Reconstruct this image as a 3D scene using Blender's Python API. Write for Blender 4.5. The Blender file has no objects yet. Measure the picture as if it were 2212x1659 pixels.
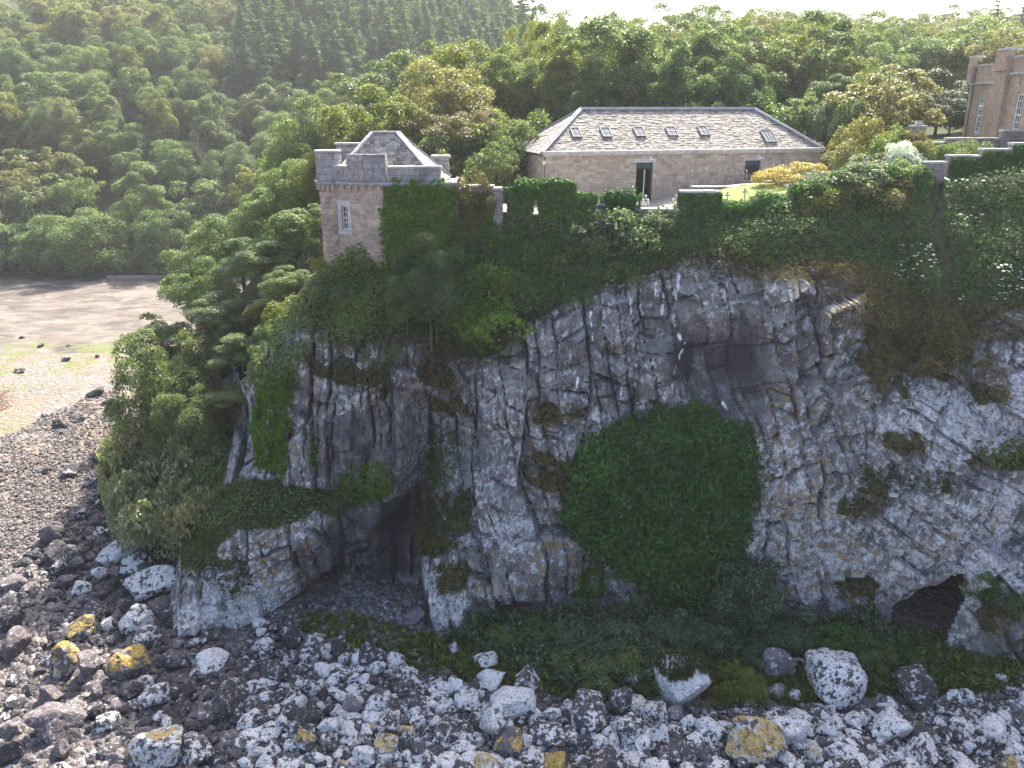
import bpy, math, random
import numpy as np
from mathutils import Vector, Matrix

scene = bpy.context.scene
COL = scene.collection
R = math.radians

# ---------------------------------------------------------------- camera, sky, sun, exposure
PITCH = math.atan(600 / 1800.0)
CAM_Z = 6.7
cam_data = bpy.data.cameras.new('camera')
cam_data.sensor_width = 36.0
cam_data.lens = 1800 / 2212.0 * 36.0
cam_data.clip_start = 0.5
cam_data.clip_end = 6000
cam = bpy.data.objects.new('camera', cam_data)
COL.objects.link(cam)
cam.location = (0, 0, CAM_Z)
cam.rotation_euler = (R(90) - PITCH, 0, 0)
scene.camera = cam

HAZE = 0.0002
SUN_EL, SUN_AZ = 47.0, 16.0          # degrees; azimuth from +Y towards +X
world = bpy.data.worlds.new('World')
scene.world = world
world.use_nodes = True
wn = world.node_tree.nodes
wl = world.node_tree.links
sky = wn.new('ShaderNodeTexSky')
sky.sky_type = 'NISHITA'
sky.sun_disc = False
sky.sun_elevation = R(SUN_EL)
sky.sun_rotation = R(SUN_AZ)
sky.air_density = 0.7
sky.dust_density = 4.0
sky.ozone_density = 1.0
bg = wn['Background']
bg.inputs['Strength'].default_value = 0.15
wl.new(sky.outputs['Color'], bg.inputs['Color'])

sun_data = bpy.data.lights.new('sun', 'SUN')
sun_data.energy = 4.5
sun_data.angle = R(0.55)
sun_data.color = (1.0, 0.94, 0.82)
sun = bpy.data.objects.new('sun', sun_data)
COL.objects.link(sun)
sd = Vector((math.sin(R(SUN_AZ)) * math.cos(R(SUN_EL)), math.cos(R(SUN_AZ)) * math.cos(R(SUN_EL)), math.sin(R(SUN_EL))))
sun.rotation_euler = sd.to_track_quat('Z', 'Y').to_euler()
sun.location = sd * 200

scene.view_settings.view_transform = 'Standard'
scene.view_settings.look = 'None'
scene.view_settings.exposure = 1.95
scene.view_settings.gamma = 1.0
scene.view_settings.use_curve_mapping = False
scene.render.engine = 'CYCLES'
scene.cycles.max_bounces = 5
scene.cycles.diffuse_bounces = 3
scene.cycles.glossy_bounces = 2
scene.cycles.transmission_bounces = 3
scene.cycles.volume_bounces = 0
scene.cycles.use_denoising = True

# ---------------------------------------------------------------- measuring helpers
CP, SP = math.cos(PITCH), math.sin(PITCH)
def ray(x, y):
    """direction of the survey ray at photo position (x, y), photo 2212 x 1659"""
    r = (x - 1106.0) / 1800.0
    u = (829.5 - y) / 1800.0
    return np.array([r, CP + u * SP, -SP + u * CP])
def at(x, y, Y):
    d = ray(x, y)
    p = d * (Y / d[1])
    return np.array([p[0], p[1], p[2] + CAM_Z])
def atz(x, y, z):
    d = ray(x, y)
    p = d * ((z - CAM_Z) / d[2])
    return np.array([p[0], p[1], p[2] + CAM_Z])
def proj(P):
    P = np.asarray(P, float)
    X, Y, Z = P[..., 0], P[..., 1], P[..., 2] - CAM_Z
    f = Y * CP - Z * SP
    u = Y * SP + Z * CP
    return 1106 + 1800 * X / f, 829.5 - 1800 * u / f

# ---------------------------------------------------------------- numpy noise
def _h(ix, iy, s):
    n = (ix.astype(np.int64) * 374761393 + iy.astype(np.int64) * 668265263 + s * 974634777) & 0xFFFFFFFF
    n = ((n ^ (n >> 13)) * 1274126177) & 0xFFFFFFFF
    n = ((n ^ (n >> 16)) * 2246822519) & 0xFFFFFFFF
    return ((n ^ (n >> 15)) & 0xFFFFFF) / float(0x1000000)
def vnoise(x, y, s=0):
    ix, iy = np.floor(x), np.floor(y)
    fx, fy = x - ix, y - iy
    fx = fx * fx * fx * (fx * (fx * 6 - 15) + 10)
    fy = fy * fy * fy * (fy * (fy * 6 - 15) + 10)
    a, b = _h(ix, iy, s), _h(ix + 1, iy, s)
    c, d = _h(ix, iy + 1, s), _h(ix + 1, iy + 1, s)
    return (a + (b - a) * fx) * (1 - fy) + (c + (d - c) * fx) * fy
def fbm(x, y, s=0, o=4, g=0.5):
    t, a, n = 0, 1.0, 0
    for k in range(o):
        t = t + a * (vnoise(x * 2 ** k + 17.3 * k, y * 2 ** k - 9.1 * k, s + k) * 2 - 1)
        n += a
        a *= g
    return t / n
def worley(x, y, s=0):
    """returns f1, f2, three random numbers of the nearest cell, offset to its point"""
    ix, iy = np.floor(x), np.floor(y)
    f1 = np.full(x.shape, 9.0); f2 = np.full(x.shape, 9.0)
    cx = np.zeros_like(x); cy = np.zeros_like(x); ox = np.zeros_like(x); oy = np.zeros_like(x)
    for dx in (-1, 0, 1):
        for dy in (-1, 0, 1):
            jx, jy = ix + dx, iy + dy
            px = jx + 0.1 + 0.8 * _h(jx, jy, s)
            py = jy + 0.1 + 0.8 * _h(jx, jy, s + 1)
            d = np.hypot(x - px, y - py)
            near = d < f1
            f2 = np.where(near, f1, np.minimum(f2, d))
            f1 = np.where(near, d, f1)
            cx = np.where(near, jx, cx); cy = np.where(near, jy, cy)
            ox = np.where(near, x - px, ox); oy = np.where(near, y - py, oy)
    return f1, f2, _h(cx, cy, s + 2), _h(cx, cy, s + 3), _h(cx, cy, s + 4), ox, oy
class RBF:
    def __init__(self, pts, val, c=0.6, lam=0.02):
        self.p = np.asarray(pts, float); self.c = c
        v = np.asarray(val, float); n = len(v)
        K = self._k(self.p, self.p) - lam * np.eye(n) * -1
        P = np.hstack([np.ones((n, 1)), self.p])
        A = np.zeros((n + 3, n + 3)); A[:n, :n] = K; A[:n, n:] = P; A[n:, :n] = P.T
        self.w = np.linalg.solve(A, np.concatenate([v, np.zeros(3)]))
    def _k(self, a, b):
        return -np.sqrt((a[:, None, 0] - b[None, :, 0]) ** 2 + (a[:, None, 1] - b[None, :, 1]) ** 2 + self.c ** 2)
    def __call__(self, x, y):
        x = np.asarray(x, float); sh = x.shape
        q = np.stack([x.ravel(), np.asarray(y, float).ravel()], 1)
        out = np.empty(len(q))
        for i in range(0, len(q), 40000):
            c = q[i:i + 40000]
            out[i:i + 40000] = self._k(c, self.p) @ self.w[:-3] + self.w[-3] + c @ self.w[-2:]
        return out.reshape(sh)
def inside(poly, x, y):
    poly = np.asarray(poly, float)
    r = np.zeros(np.shape(x), bool)
    n = len(poly)
    for i in range(n):
        x1, y1 = poly[i]; x2, y2 = poly[(i + 1) % n]
        if y1 == y2: continue
        c = ((y1 > y) != (y2 > y)) & (x < (x2 - x1) * (y - y1) / (y2 - y1) + x1)
        r ^= c
    return r
def sstep(a, b, x):
    t = np.clip((x - a) / (b - a), 0, 1)
    return t * t * (3 - 2 * t)

# ---------------------------------------------------------------- mesh helpers
def mesh(name, V, F, mat=None, smooth=False, attrs=None):
    """V (n,3); F an (m,k) array or a list of such arrays"""
    V = np.asarray(V, np.float32)
    Fs = F if isinstance(F, list) else [F]
    Fs = [np.asarray(f, np.int32) for f in Fs if len(f)]
    me = bpy.data.meshes.new(name)
    me.vertices.add(len(V)); me.vertices.foreach_set('co', V.ravel())
    nl = sum(f.size for f in Fs); nf = sum(len(f) for f in Fs)
    me.loops.add(nl); me.loops.foreach_set('vertex_index', np.concatenate([f.ravel() for f in Fs]))
    me.polygons.add(nf)
    tot = np.concatenate([np.full(len(f), f.shape[1], np.int32) for f in Fs])
    st = np.concatenate([[0], np.cumsum(tot)[:-1]]).astype(np.int32)
    me.polygons.foreach_set('loop_start', st)
    me.polygons.foreach_set('loop_total', tot)
    me.polygons.foreach_set('use_smooth', np.full(nf, smooth))
    if attrs:
        for k, a in attrs.items():
            at_ = me.color_attributes.new(k, 'FLOAT_COLOR', 'POINT')
            a = np.asarray(a, np.float32)
            if a.shape[1] == 3: a = np.hstack([a, np.ones((len(a), 1), np.float32)])
            at_.data.foreach_set('color', a.ravel())
    me.update(calc_edges=True)
    me.validate()
    if mat is not None: me.materials.append(mat)
    return me
def tag(o, label=None, cat=None, group=None, kind=None):
    if label: o['label'] = label
    if cat: o['category'] = cat
    if group: o['group'] = group
    if kind: o['kind'] = kind
    return o
def put(name, me, parent=None, loc=None, rot=None, scl=None):
    o = bpy.data.objects.new(name, me)
    COL.objects.link(o)
    if parent is not None: o.parent = parent
    if loc is not None: o.location = loc
    if rot is not None: o.rotation_euler = rot
    if scl is not None: o.scale = scl
    return o
def thing(name, label, cat, loc=(0, 0, 0), rotz=0.0, group=None):
    o = put(name, None, None, loc, (0, 0, rotz))
    o.empty_display_size = 0.2
    return tag(o, label, cat, group)
class MB:
    """collects shapes into one mesh"""
    def __init__(self): self.v = []; self.f = {}; self.n = 0
    def add(self, V, F):
        V = np.asarray(V, float); F = np.asarray(F, int)
        self.v.append(V); self.f.setdefault(F.shape[1], []).append(F + self.n); self.n += len(V); return self
    def box(self, a, b, M=None):
        (x0, y0, z0), (x1, y1, z1) = a, b
        V = np.array([[x0, y0, z0], [x1, y0, z0], [x1, y1, z0], [x0, y1, z0], [x0, y0, z1], [x1, y0, z1], [x1, y1, z1], [x0, y1, z1]], float)
        if M is not None: V = V @ M[:, :3].T + M[:, 3]
        return self.add(V, [[0, 3, 2, 1], [4, 5, 6, 7], [0, 1, 5, 4], [1, 2, 6, 5], [2, 3, 7, 6], [3, 0, 4, 7]])
    def tube(self, pts, rad, k=6, cap=True):
        pts = np.asarray(pts, float); n = len(pts)
        rad = np.broadcast_to(np.asarray(rad, float), (n,))
        T = np.gradient(pts, axis=0); T /= np.linalg.norm(T, axis=1)[:, None] + 1e-9
        ref = np.array([0.31, 0.17, 0.93]) if abs(T[0, 2]) < 0.9 else np.array([1.0, 0.1, 0])
        U = np.cross(T, ref); U /= np.linalg.norm(U, axis=1)[:, None] + 1e-9
        W = np.cross(T, U)
        a = np.arange(k) * 2 * np.pi / k
        V = pts[:, None] + rad[:, None, None] * (np.cos(a)[None, :, None] * U[:, None] + np.sin(a)[None, :, None] * W[:, None])
        i, j = np.meshgrid(np.arange(n - 1), np.arange(k), indexing='ij')
        F = np.stack([i * k + j, i * k + (j + 1) % k, (i + 1) * k + (j + 1) % k, (i + 1) * k + j], -1).reshape(-1, 4)
        b = self.n
        self.add(V.reshape(-1, 3), F)
        if cap and k >= 3:
            for e in (0, n - 1):
                self.f.setdefault(k, []).append(np.array([[b + e * k + q for q in range(k)]]))
        return self
    def prism(self, poly, z0, z1):
        n = len(poly); P = np.asarray(poly, float)
        V = np.vstack([np.c_[P, np.full(n, z0)], np.c_[P, np.full(n, z1)]])
        b = self.n
        i = np.arange(n)
        self.add(V, np.stack([i, (i + 1) % n, n + (i + 1) % n, n + i], 1))
        self.f.setdefault(n, []).append(np.array([list(range(b + n, b + 2 * n))]))
        self.f.setdefault(n, []).append(np.array([list(range(b + n - 1, b - 1, -1))]))
        return self
    def mesh(self, name, mat, smooth=False):
        return mesh(name, np.vstack(self.v), [np.vstack(x) for x in self.f.values()], mat, smooth)
    def build(self, name, mat, parent=None, smooth=False, **k):
        return put(name, self.mesh(name, mat, smooth), parent, **k)

# ---------------------------------------------------------------- material helpers
class NT:
    def __init__(self, name):
        self.m = bpy.data.materials.new(name); self.m.use_nodes = True
        self.t = self.m.node_tree; self.t.nodes.clear()
        self.out = self.n('ShaderNodeOutputMaterial')
    def n(self, ty, **k):
        o = self.t.nodes.new(ty)
        for a, v in k.items(): setattr(o, a, v)
        return o
    def l(self, a, b): self.t.links.new(a, b)
    def set(self, sock, v):
        if hasattr(v, 'is_linked') or isinstance(v, bpy.types.NodeSocket): self.l(v, sock)
        else: sock.default_value = v
    def coord(self, kind='Object'):
        return self.n('ShaderNodeTexCoord').outputs[kind]
    def pos(self): return self.n('ShaderNodeNewGeometry').outputs['Position']
    def mapping(self, v, scale=(1, 1, 1), rot=(0, 0, 0), loc=(0, 0, 0)):
        m = self.n('ShaderNodeMapping'); self.l(v, m.inputs['Vector'])
        m.inputs['Scale'].default_value = scale; m.inputs['Rotation'].default_value = rot; m.inputs['Location'].default_value = loc
        return m.outputs['Vector']
    def noise(self, v, scale=1.0, detail=4, rough=0.55, dist=0.0, out='Fac'):
        o = self.n('ShaderNodeTexNoise'); self.l(v, o.inputs['Vector'])
        o.inputs['Scale'].default_value = scale; o.inputs['Detail'].default_value = detail
        o.inputs['Roughness'].default_value = rough; o.inputs['Distortion'].default_value = dist
        return o.outputs[out]
    def voro(self, v, scale=1.0, feature='F1', out='Distance', rnd=1.0):
        o = self.n('ShaderNodeTexVoronoi', feature=feature); self.l(v, o.inputs['Vector'])
        o.inputs['Scale'].default_value = scale; o.inputs['Randomness'].default_value = rnd
        return o.outputs[out]
    def ramp(self, fac, stops, interp='LINEAR'):
        o = self.n('ShaderNodeValToRGB'); self.l(fac, o.inputs['Fac'])
        cr = o.color_ramp; cr.interpolation = interp
        while len(cr.elements) < len(stops): cr.elements.new(0.5)
        for e, (p, c) in zip(cr.elements, stops):
            e.position = p
            e.color = (c, c, c, 1) if isinstance(c, (int, float)) else (*c, 1)
        return o.outputs['Color']
    def mix(self, fac, a, b, mode='MIX'):
        o = self.n('ShaderNodeMix', data_type='RGBA', blend_type=mode)
        self.set(o.inputs['Factor'], fac)
        for s, v in ((o.inputs[6], a), (o.inputs[7], b)):
            if isinstance(v, (tuple, list)): s.default_value = (*v[:3], 1)
            else: self.l(v, s)
        return o.outputs[2]
    def math(self, op, a, b=0.0, clamp=False):
        o = self.n('ShaderNodeMath', operation=op, use_clamp=clamp)
        self.set(o.inputs[0], a); self.set(o.inputs[1], b)
        return o.outputs[0]
    def attr(self, name, out='Color'):
        return self.n('ShaderNodeAttribute', attribute_name=name).outputs[out]
    def sep(self, c):
        o = self.n('ShaderNodeSeparateColor'); self.l(c, o.inputs[0]); return o.outputs
    def bump(self, h, strength=0.5, dist=0.1, normal=None):
        o = self.n('ShaderNodeBump'); self.l(h, o.inputs['Height'])
        o.inputs['Strength'].default_value = strength; o.inputs['Distance'].default_value = dist
        if normal is not None: self.l(normal, o.inputs['Normal'])
        return o.outputs['Normal']
    def bsdf(self, col, rough=0.85, spec=0.3, normal=None, metal=0.0):
        o = self.n('ShaderNodeBsdfPrincipled')
        if isinstance(col, (tuple, list)): o.inputs['Base Color'].default_value = (*col[:3], 1)
        else: self.l(col, o.inputs['Base Color'])
        self.set(o.inputs['Roughness'], rough)
        self.set(o.inputs['Specular IOR Level'], spec)
        o.inputs['Metallic'].default_value = metal
        if normal is not None: self.l(normal, o.inputs['Normal'])
        return o.outputs[0]
    def done(self, s):
        self.l(s, self.out.inputs['Surface']); return self.m

def plain(name, col, rough=0.7, spec=0.3, var=0.25, scale=6.0, metal=0.0):
    t = NT(name); c = t.coord()
    n = t.noise(c, scale, 4)
    k = t.ramp(n, [(0.3, tuple(x * (1 - var) for x in col)), (0.7, tuple(min(1, x * (1 + var)) for x in col))])
    return t.done(t.bsdf(k, rough, spec, t.bump(n, 0.15, 0.02), metal))

def leaf_mat(name, lo, hi, tip=None, trans=0.45, rough=0.46, hue_var=0.25, spec=0.28):
    """foliage: each leaf has its own tint, each plant its own shift; light passes through"""
    t = NT(name)
    isl = t.n('ShaderNodeNewGeometry').outputs['Random Per Island']
    obj = t.n('ShaderNodeObjectInfo').outputs['Random']
    c = t.ramp(isl, [(0.0, lo), (0.75, hi), (1.0, tip or hi)])
    warm = t.mix(0.5, c, (hi[0] * 1.25, hi[1] * 1.0, hi[2] * 0.5))
    cool = t.mix(0.5, c, (lo[0] * 0.75, lo[1] * 0.95, lo[2] * 1.5))
    k = t.mix(obj, cool, warm)
    col = t.mix(hue_var * 2 if hue_var < .5 else 1.0, c, k)
    b = t.bsdf(col, rough, spec)
    tr = t.n('ShaderNodeBsdfTranslucent')
    tc = t.mix(1.0, col, (1.3, 1.38, 0.68), 'MULTIPLY')
    t.l(tc, tr.inputs['Color'])
    ms = t.n('ShaderNodeMixShader'); ms.inputs[0].default_value = trans
    t.l(b, ms.inputs[1]); t.l(tr.outputs[0], ms.inputs[2])
    return t.done(ms.outputs[0])
# ================================================================ GROUND FORMS
GC = [(-12,54,-3.5),(-9,53,-2.5),(-4,54,-.5),(0,55,0),(5,55,-.4),(12,55,0),(18,55,1.0),(24,55,1.5),(30,55,2.4),(36,58,3.3),(45,58,4.2),
 (-8,62,-.5),(0,65,-.3),(10,62,-.3),(16,61,1.25),(22,64,1.25),(30,68,2.4),(38,74,4.2),(48,74,4.4),(-10,75,-.5),(0,80,0),(15,80,.5),(30,85,2.5),(50,90,5),
 (-12,95,0),(0,100,0),(20,100,1),(50,110,5),(80,120,8),(-5,130,0),(20,130,2),(60,140,8),(120,150,12),
 (-17,54,-9),(-20,55,-14),(-24,55,-20),(-27,56,-25),(-20,65,-8),(-26,65,-15),(-32,66,-21),(-37,68,-25.5),(-22,80,-6),(-30,82,-15),(-38,84,-25),
 (-20,100,-5),(-30,102,-17),(-35,105,-25),(-14,120,-4),(-22,125,-14),(-29,128,-23),(-33,132,-25),(-45,90,-32),(-50,70,-32),(-42,125,-31),(-80,130,-32),(-120,130,-32),(-60,100,-34),
 (-10,150,-4),(-25,150,-18),(-40,151,-23.2),(-70,151,-23.2),(-110,150,-23.2),(-160,148,-23.2),(-40,160,-18),(-80,160,-18),(-130,160,-18),
 (-20,180,-5),(-60,190,-5),(-110,190,-5),(-160,190,-5),(0,220,7),(-40,240,17),(-80,240,17),(-130,240,17),(-200,240,16),
 (20,180,3),(60,200,12),(120,200,16),(200,200,18),(0,300,27),(-60,320,40),(-140,320,42),(-250,320,40),(60,300,18),(150,300,20),(300,300,20),
 (0,420,36),(-150,450,58),(-400,450,55),(150,420,20),(400,420,20),(0,900,30),(-700,900,30),(700,900,20)]
GC = np.array(GC, float)
_T = RBF(GC[:, :2], GC[:, 2], c=3.0, lam=0.0)
SC = np.array([(-14,30,-24.6),(0,30,-25.2),(20,30,-24.8),(40,30,-24.4),(-24,44,-24.3),(-14,45,-24.0),(-8,48,-23.3),(-2,45,-23.9),(6,44.5,-23.0),(14,44,-22.9),
 (22,41,-23.2),(30,39,-23.0),(45,37,-23),(0,38,-24.7),(14,37,-24.4),(28,35,-24.2),(-30,36,-25),(-36,60,-23.8),(-50,60,-24.4),(-80,60,-24.8),(-40,90,-23.6),(-80,95,-24),(-130,95,-24.3),
 (-30,130,-22.9),(-60,140,-22.7),(-110,145,-22.6),(-160,145,-22.6),(-22,150,-21),(0,60,-23),(30,60,-23),(-200,60,-25),(-200,30,-25.5),(60,60,-23)], float)
_S = RBF(SC[:, :2], SC[:, 2], c=3.0, lam=0.0)
def ground(x, y):
    """height of the headland and the hills"""
    return _T(np.asarray(x, float), np.asarray(y, float))
def shore_z(x, y):
    return _S(np.asarray(x, float), np.asarray(y, float))
def g1(x, y): return float(ground(np.array([x]), np.array([y]))[0])
def s1(x, y): return float(shore_z(np.array([x]), np.array([y]))[0])

# ---- the cliff: its face as a depth over (X, Z), taken at surveyed points (photo x, photo y, distance)
CC = [(560,760,51.5),(560,900,51),(560,1010,50.3),(540,900,54),(500,900,60),(480,760,62),(480,1000,57),(440,1050,58),
 (650,720,50.2),(650,900,48.8),(690,1050,47.9),(740,570,53),(740,660,51),(740,760,49.3),(760,900,48.3),(760,1040,47.8),(830,600,52.5),(830,700,50.5),(850,800,48.8),(850,1000,48.2),
 (930,640,53.5),(930,760,51.6),(925,900,51.5),(930,1000,51),(905,1080,51),(1060,480,53.6),(1060,600,52),(1050,780,48.6),(1100,900,47.6),(1230,1000,46.6),
 (980,1000,49.6),(965,1100,47),(950,1180,46),(900,1210,45.2),(930,1300,44),(950,1370,43.4),(1130,430,53.8),(1130,560,52.3),(1130,660,50.3),(1130,720,49),
 (1200,800,48),(1100,1100,46),(1150,1200,45.2),(1200,1330,45.4),(1060,1300,44),(1300,470,53.5),(1300,560,51.8),(1300,640,50),(1300,760,48.6),(1300,900,47.5),
 (1450,460,53.6),(1450,540,51.5),(1450,600,50),(1450,720,49.3),(1480,840,48.6),(1430,1050,46.6),(1430,1200,45.6),(1400,1300,45),
 (1600,460,53.5),(1600,540,51),(1600,600,49.6),(1560,780,48.9),(1650,700,48),(1650,900,46.8),(1640,1100,45.4),(1600,1250,45.2),(1560,1340,45.2),
 (1800,430,53.5),(1800,500,51.5),(1800,560,49.8),(1820,640,47.5),(1800,800,46.5),(1850,950,45),(1850,1100,44),(1800,1250,44.3),(1750,1340,44.4),
 (1980,390,54),(2000,460,52),(2000,560,50),(2020,650,48.5),(2000,760,46.5),(2000,900,44.5),(2000,1050,42.8),(1950,1200,42.6),(1900,1330,43.2),
 (2150,340,54),(2200,450,51),(2200,600,48),(2200,750,45.5),(2200,900,43.5),(2200,1050,41.8),(2200,1200,41),(2150,1330,40.2),(2150,1430,39.6),
 (2400,300,54),(2400,450,50),(2400,600,47),(2400,1000,41),(2400,1400,38.5),
 (370,1370,44.3),(450,1300,44.8),(500,1250,45),(600,1200,46.0),(640,1290,46.6),(420,1220,46.2),(500,1165,45.8),(600,1150,46),(700,1115,46.6),(480,1085,49.3),(600,1060,48.6),(700,1065,48),
 (400,1140,50),(390,1200,48),(330,1250,54),(300,1340,54)]
cp = np.array([at(*c) for c in CC])
_F = RBF(cp[:, [0, 2]], cp[:, 1], c=0.8, lam=0.03)

CX0, CX1, CZ0, CZ1, CST = -31.0, 44.0, -26.0, 5.0, 0.092
gx = np.arange(CX0, CX1, CST); gz = np.arange(CZ0, CZ1, CST)
GX, GZ = np.meshgrid(gx, gz)
# coarse evaluation of the smooth face, then up to the grid
cx_, cz_ = np.arange(CX0, CX1 + .5, .46), np.arange(CZ0, CZ1 + .5, .46)
cX, cZ = np.meshgrid(cx_, cz_)
cF = _F(cX, cZ)
def bil(A, x0, z0, st, X, Z):
    i = np.clip((X - x0) / st, 0, A.shape[1] - 1.001); j = np.clip((Z - z0) / st, 0, A.shape[0] - 1.001)
    i0, j0 = i.astype(int), j.astype(int); fi, fj = i - i0, j - j0
    return (A[j0, i0] * (1 - fi) + A[j0, i0 + 1] * fi) * (1 - fj) + (A[j0 + 1, i0] * (1 - fi) + A[j0 + 1, i0 + 1] * fi) * fj
F0 = bil(cF, CX0, CZ0, .46, GX, GZ)
def blur(A, r):
    n = max(1, int(r / CST))
    for ax in (0, 1):
        for _ in range(2):
            p = [(0, 0), (0, 0)]; p[ax] = (n + 1, n)
            c = np.cumsum(np.pad(A, p, mode='edge'), axis=ax)
            A = (c[2 * n + 1:] - c[:-2 * n - 1]) / (2 * n + 1) if ax == 0 else (c[:, 2 * n + 1:] - c[:, :-2 * n - 1]) / (2 * n + 1)
    return A
PXX, PYY = proj(np.stack([GX, F0, GZ], -1))
wob = 14 * fbm(GX * .35, GZ * .35, 5, 4)
wob2 = 14 * fbm(GX * .35 + 40, GZ * .35, 6, 4)
def pmask(poly, soft=0.25, wobble=1.0):
    m = inside(poly, PXX + wobble * wob, PYY + wobble * wob2).astype(float)
    return blur(m, soft) if soft else m
rim = [(555,735),(600,700),(640,672),(700,715),(760,752),(850,730),(880,705),(925,705),(980,770),(1050,775),(1110,745),(1130,705),(1240,640),(1300,620),(1400,600),(1480,560),(1560,560),(1640,590),(1700,570),(1760,570),(1850,590),(1872,670),(1900,700),(2000,760),(2060,740),(2130,690),(2230,650),(2600,640)]
VEG = pmask(rim + [(2600, 100), (300, 100), (300, 735)], 0.35)
shelf_top = [(470,1180),(520,1150),(600,1140),(690,1105),(735,1125),(760,1100),(800,1060),(700,1060),(600,1040),(480,1050),(380,1120),(400,1240)]
VEG = np.maximum(VEG, pmask(shelf_top, .3))
LEDGES = [[(1120,990),(1180,960),(1240,990),(1235,1050),(1190,1075),(1130,1040)],[(1140,880),(1240,880),(1270,905),(1220,930),(1150,915)],[(890,1090),(1000,1080),(1020,1120),(1000,1190),(890,1200)],[(925,1215),(980,1220),(1000,1300),(950,1290)],
 [(1820,730),(1900,720),(1950,780),(1930,830),(1870,880),(1850,830),(1830,790)],[(1870,670),(2100,720),(2060,820),(1990,800),(1960,880),(1930,840),(1900,740)],[(1900,930),(2000,930),(2010,970),(1930,985)],[(2090,960),(2240,920),(2240,1010),(2130,1020)],[(1850,1020),(2060,1010),(2080,1060),(1960,1060),(1860,1060)],
 [(1680,1310),(1740,1300),(1760,1350),(1700,1370)],[(1790,1270),(1870,1250),(1880,1300),(1820,1320)],[(1800,1090),(1900,1060),(1940,1080),(1850,1120)],[(430,1200),(530,1190),(560,1250),(520,1270),(440,1260)],
 [(2105,1310),(2140,1290),(2212,1310),(2212,1380),(2110,1360)],[(2080,780),(2150,760),(2170,830),(2110,850)],[(650,760),(760,800),(840,790),(830,860),(760,840),(680,800)],[(920,760),(990,780),(1000,900),(950,900)],[(1060,660),(1130,640),(1200,660),(1110,740)]]
LED = np.zeros_like(F0)
for p in LEDGES: LED = np.maximum(LED, pmask(p, .25, 3.5))
LED *= sstep(.30, .55, vnoise(GX * .9, GZ * 1.3, 19) * .6 + vnoise(GX * 2.6, GZ * 3.2, 20) * .4)
CAVES = [([(560,1352),(640,1298),(720,1245),(790,1185),(880,1085),(905,1085),(888,1200),(915,1320),(940,1400),(560,1400)], 3.4, .3),
 ([(1935,1340),(1985,1290),(2040,1255),(2064,1228),(2076,1255),(2082,1310),(2062,1345),(2050,1410),(2000,1440),(1930,1440)], .3, .2),
 ([(1520,1290),(1640,1235),(1690,1300),(1700,1360),(1560,1420)], 2.0, .5),
 ([(885,860),(945,870),(950,1000),(935,1090),(900,1100),(880,1000)], 1.6, .4),
 ([(1490,700),(1610,690),(1625,800),(1610,880),(1490,870),(1470,780)], .15, .25),
 ([(1250,1200),(1330,1190),(1345,1330),(1240,1330)], 1.0, .4),
 ([(1020,1300),(1080,1330),(1190,1330),(1240,1400),(1000,1400)], 1.5, .35)]
SLABS = [([(1048,765),(1112,738),(1135,800),(1165,900),(1248,960),(1238,1002),(1165,985),(1095,890)], -.9, .1),
 ([(1010,1010),(1110,1000),(1235,1060),(1230,1110),(1080,1120),(1015,1100)], -.5, .1),
 ([(1645,600),(1855,585),(1872,665),(1830,700),(1815,740),(1640,735)], -.2, .3),
 ([(1640,740),(1810,742),(1800,860),(1740,930),(1640,920)], -.3, .1),
 ([(1280,650),(1370,640),(1375,740),(1300,760)], -.5, .1),([(1380,760),(1470,745),(1480,870),(1370,900)], -.5, .1),
 ([(880,735),(920,725),(925,800),(885,820)], -.8, .1),([(1620,960),(1760,920),(1790,1010),(1700,1080),(1625,1080)], -.45, .12),
 ([(1860,900),(1960,860),(1990,960),(1900,1010)], -.5, .15),([(690,860),(780,850),(790,1040),(700,1050)], -.4, .1),([(805,850),(880,870),(880,1030),(815,1040)], -.5, .1)]
ADD = np.zeros_like(F0)
for p, d, s in SLABS: ADD += d * pmask(p, s, .8)
# block structure: warped cells, tall columns on the near buttress, dipping slabs to the east
wx = GX + .8 * fbm(GX * .15, GZ * .15, 11, 3) + .07 * fbm(GX * 1.3, GZ * 1.3, 12, 3)
wz = GZ + .8 * fbm(GX * .15, GZ * .15, 13, 3) + .07 * fbm(GX * 1.3, GZ * 1.3, 14, 3)
wcol = sstep(930, 880, PXX) * sstep(1080, 1040, PYY)
wdip = sstep(1750, 1950, PXX) * (1 - wcol)
rough = (1 - .75 * VEG)
def cells(sx, sz, amp, tilt, crack, seed, ang=0.0, w=1.0):
    c, s = math.cos(ang), math.sin(ang)
    a, b = (wx * c + wz * s) / sx, (-wx * s + wz * c) / sz
    f1, f2, h1, h2, h3, ox, oy = worley(a, b, seed)
    d = amp * (h1 * 2 - 1) + tilt * ((h2 * 2 - 1) * ox * sx + (h3 * 2 - 1) * oy * sz)
    e = f2 - f1
    return w * (d + crack * (1 - sstep(0, .09, e))), w * (1 - sstep(0, .07, e))
def irr(u, s):
    j = lambda i: i + .76 * (_h(i, np.zeros_like(i), s) - .5)
    i = np.floor(u); k = np.where(u < j(i), i - 1, np.where(u >= j(i + 1), i + 1, i))
    a, b = j(k), j(k + 1)
    return k, np.minimum(u - a, b - u), u - .5 * (a + b)
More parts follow.
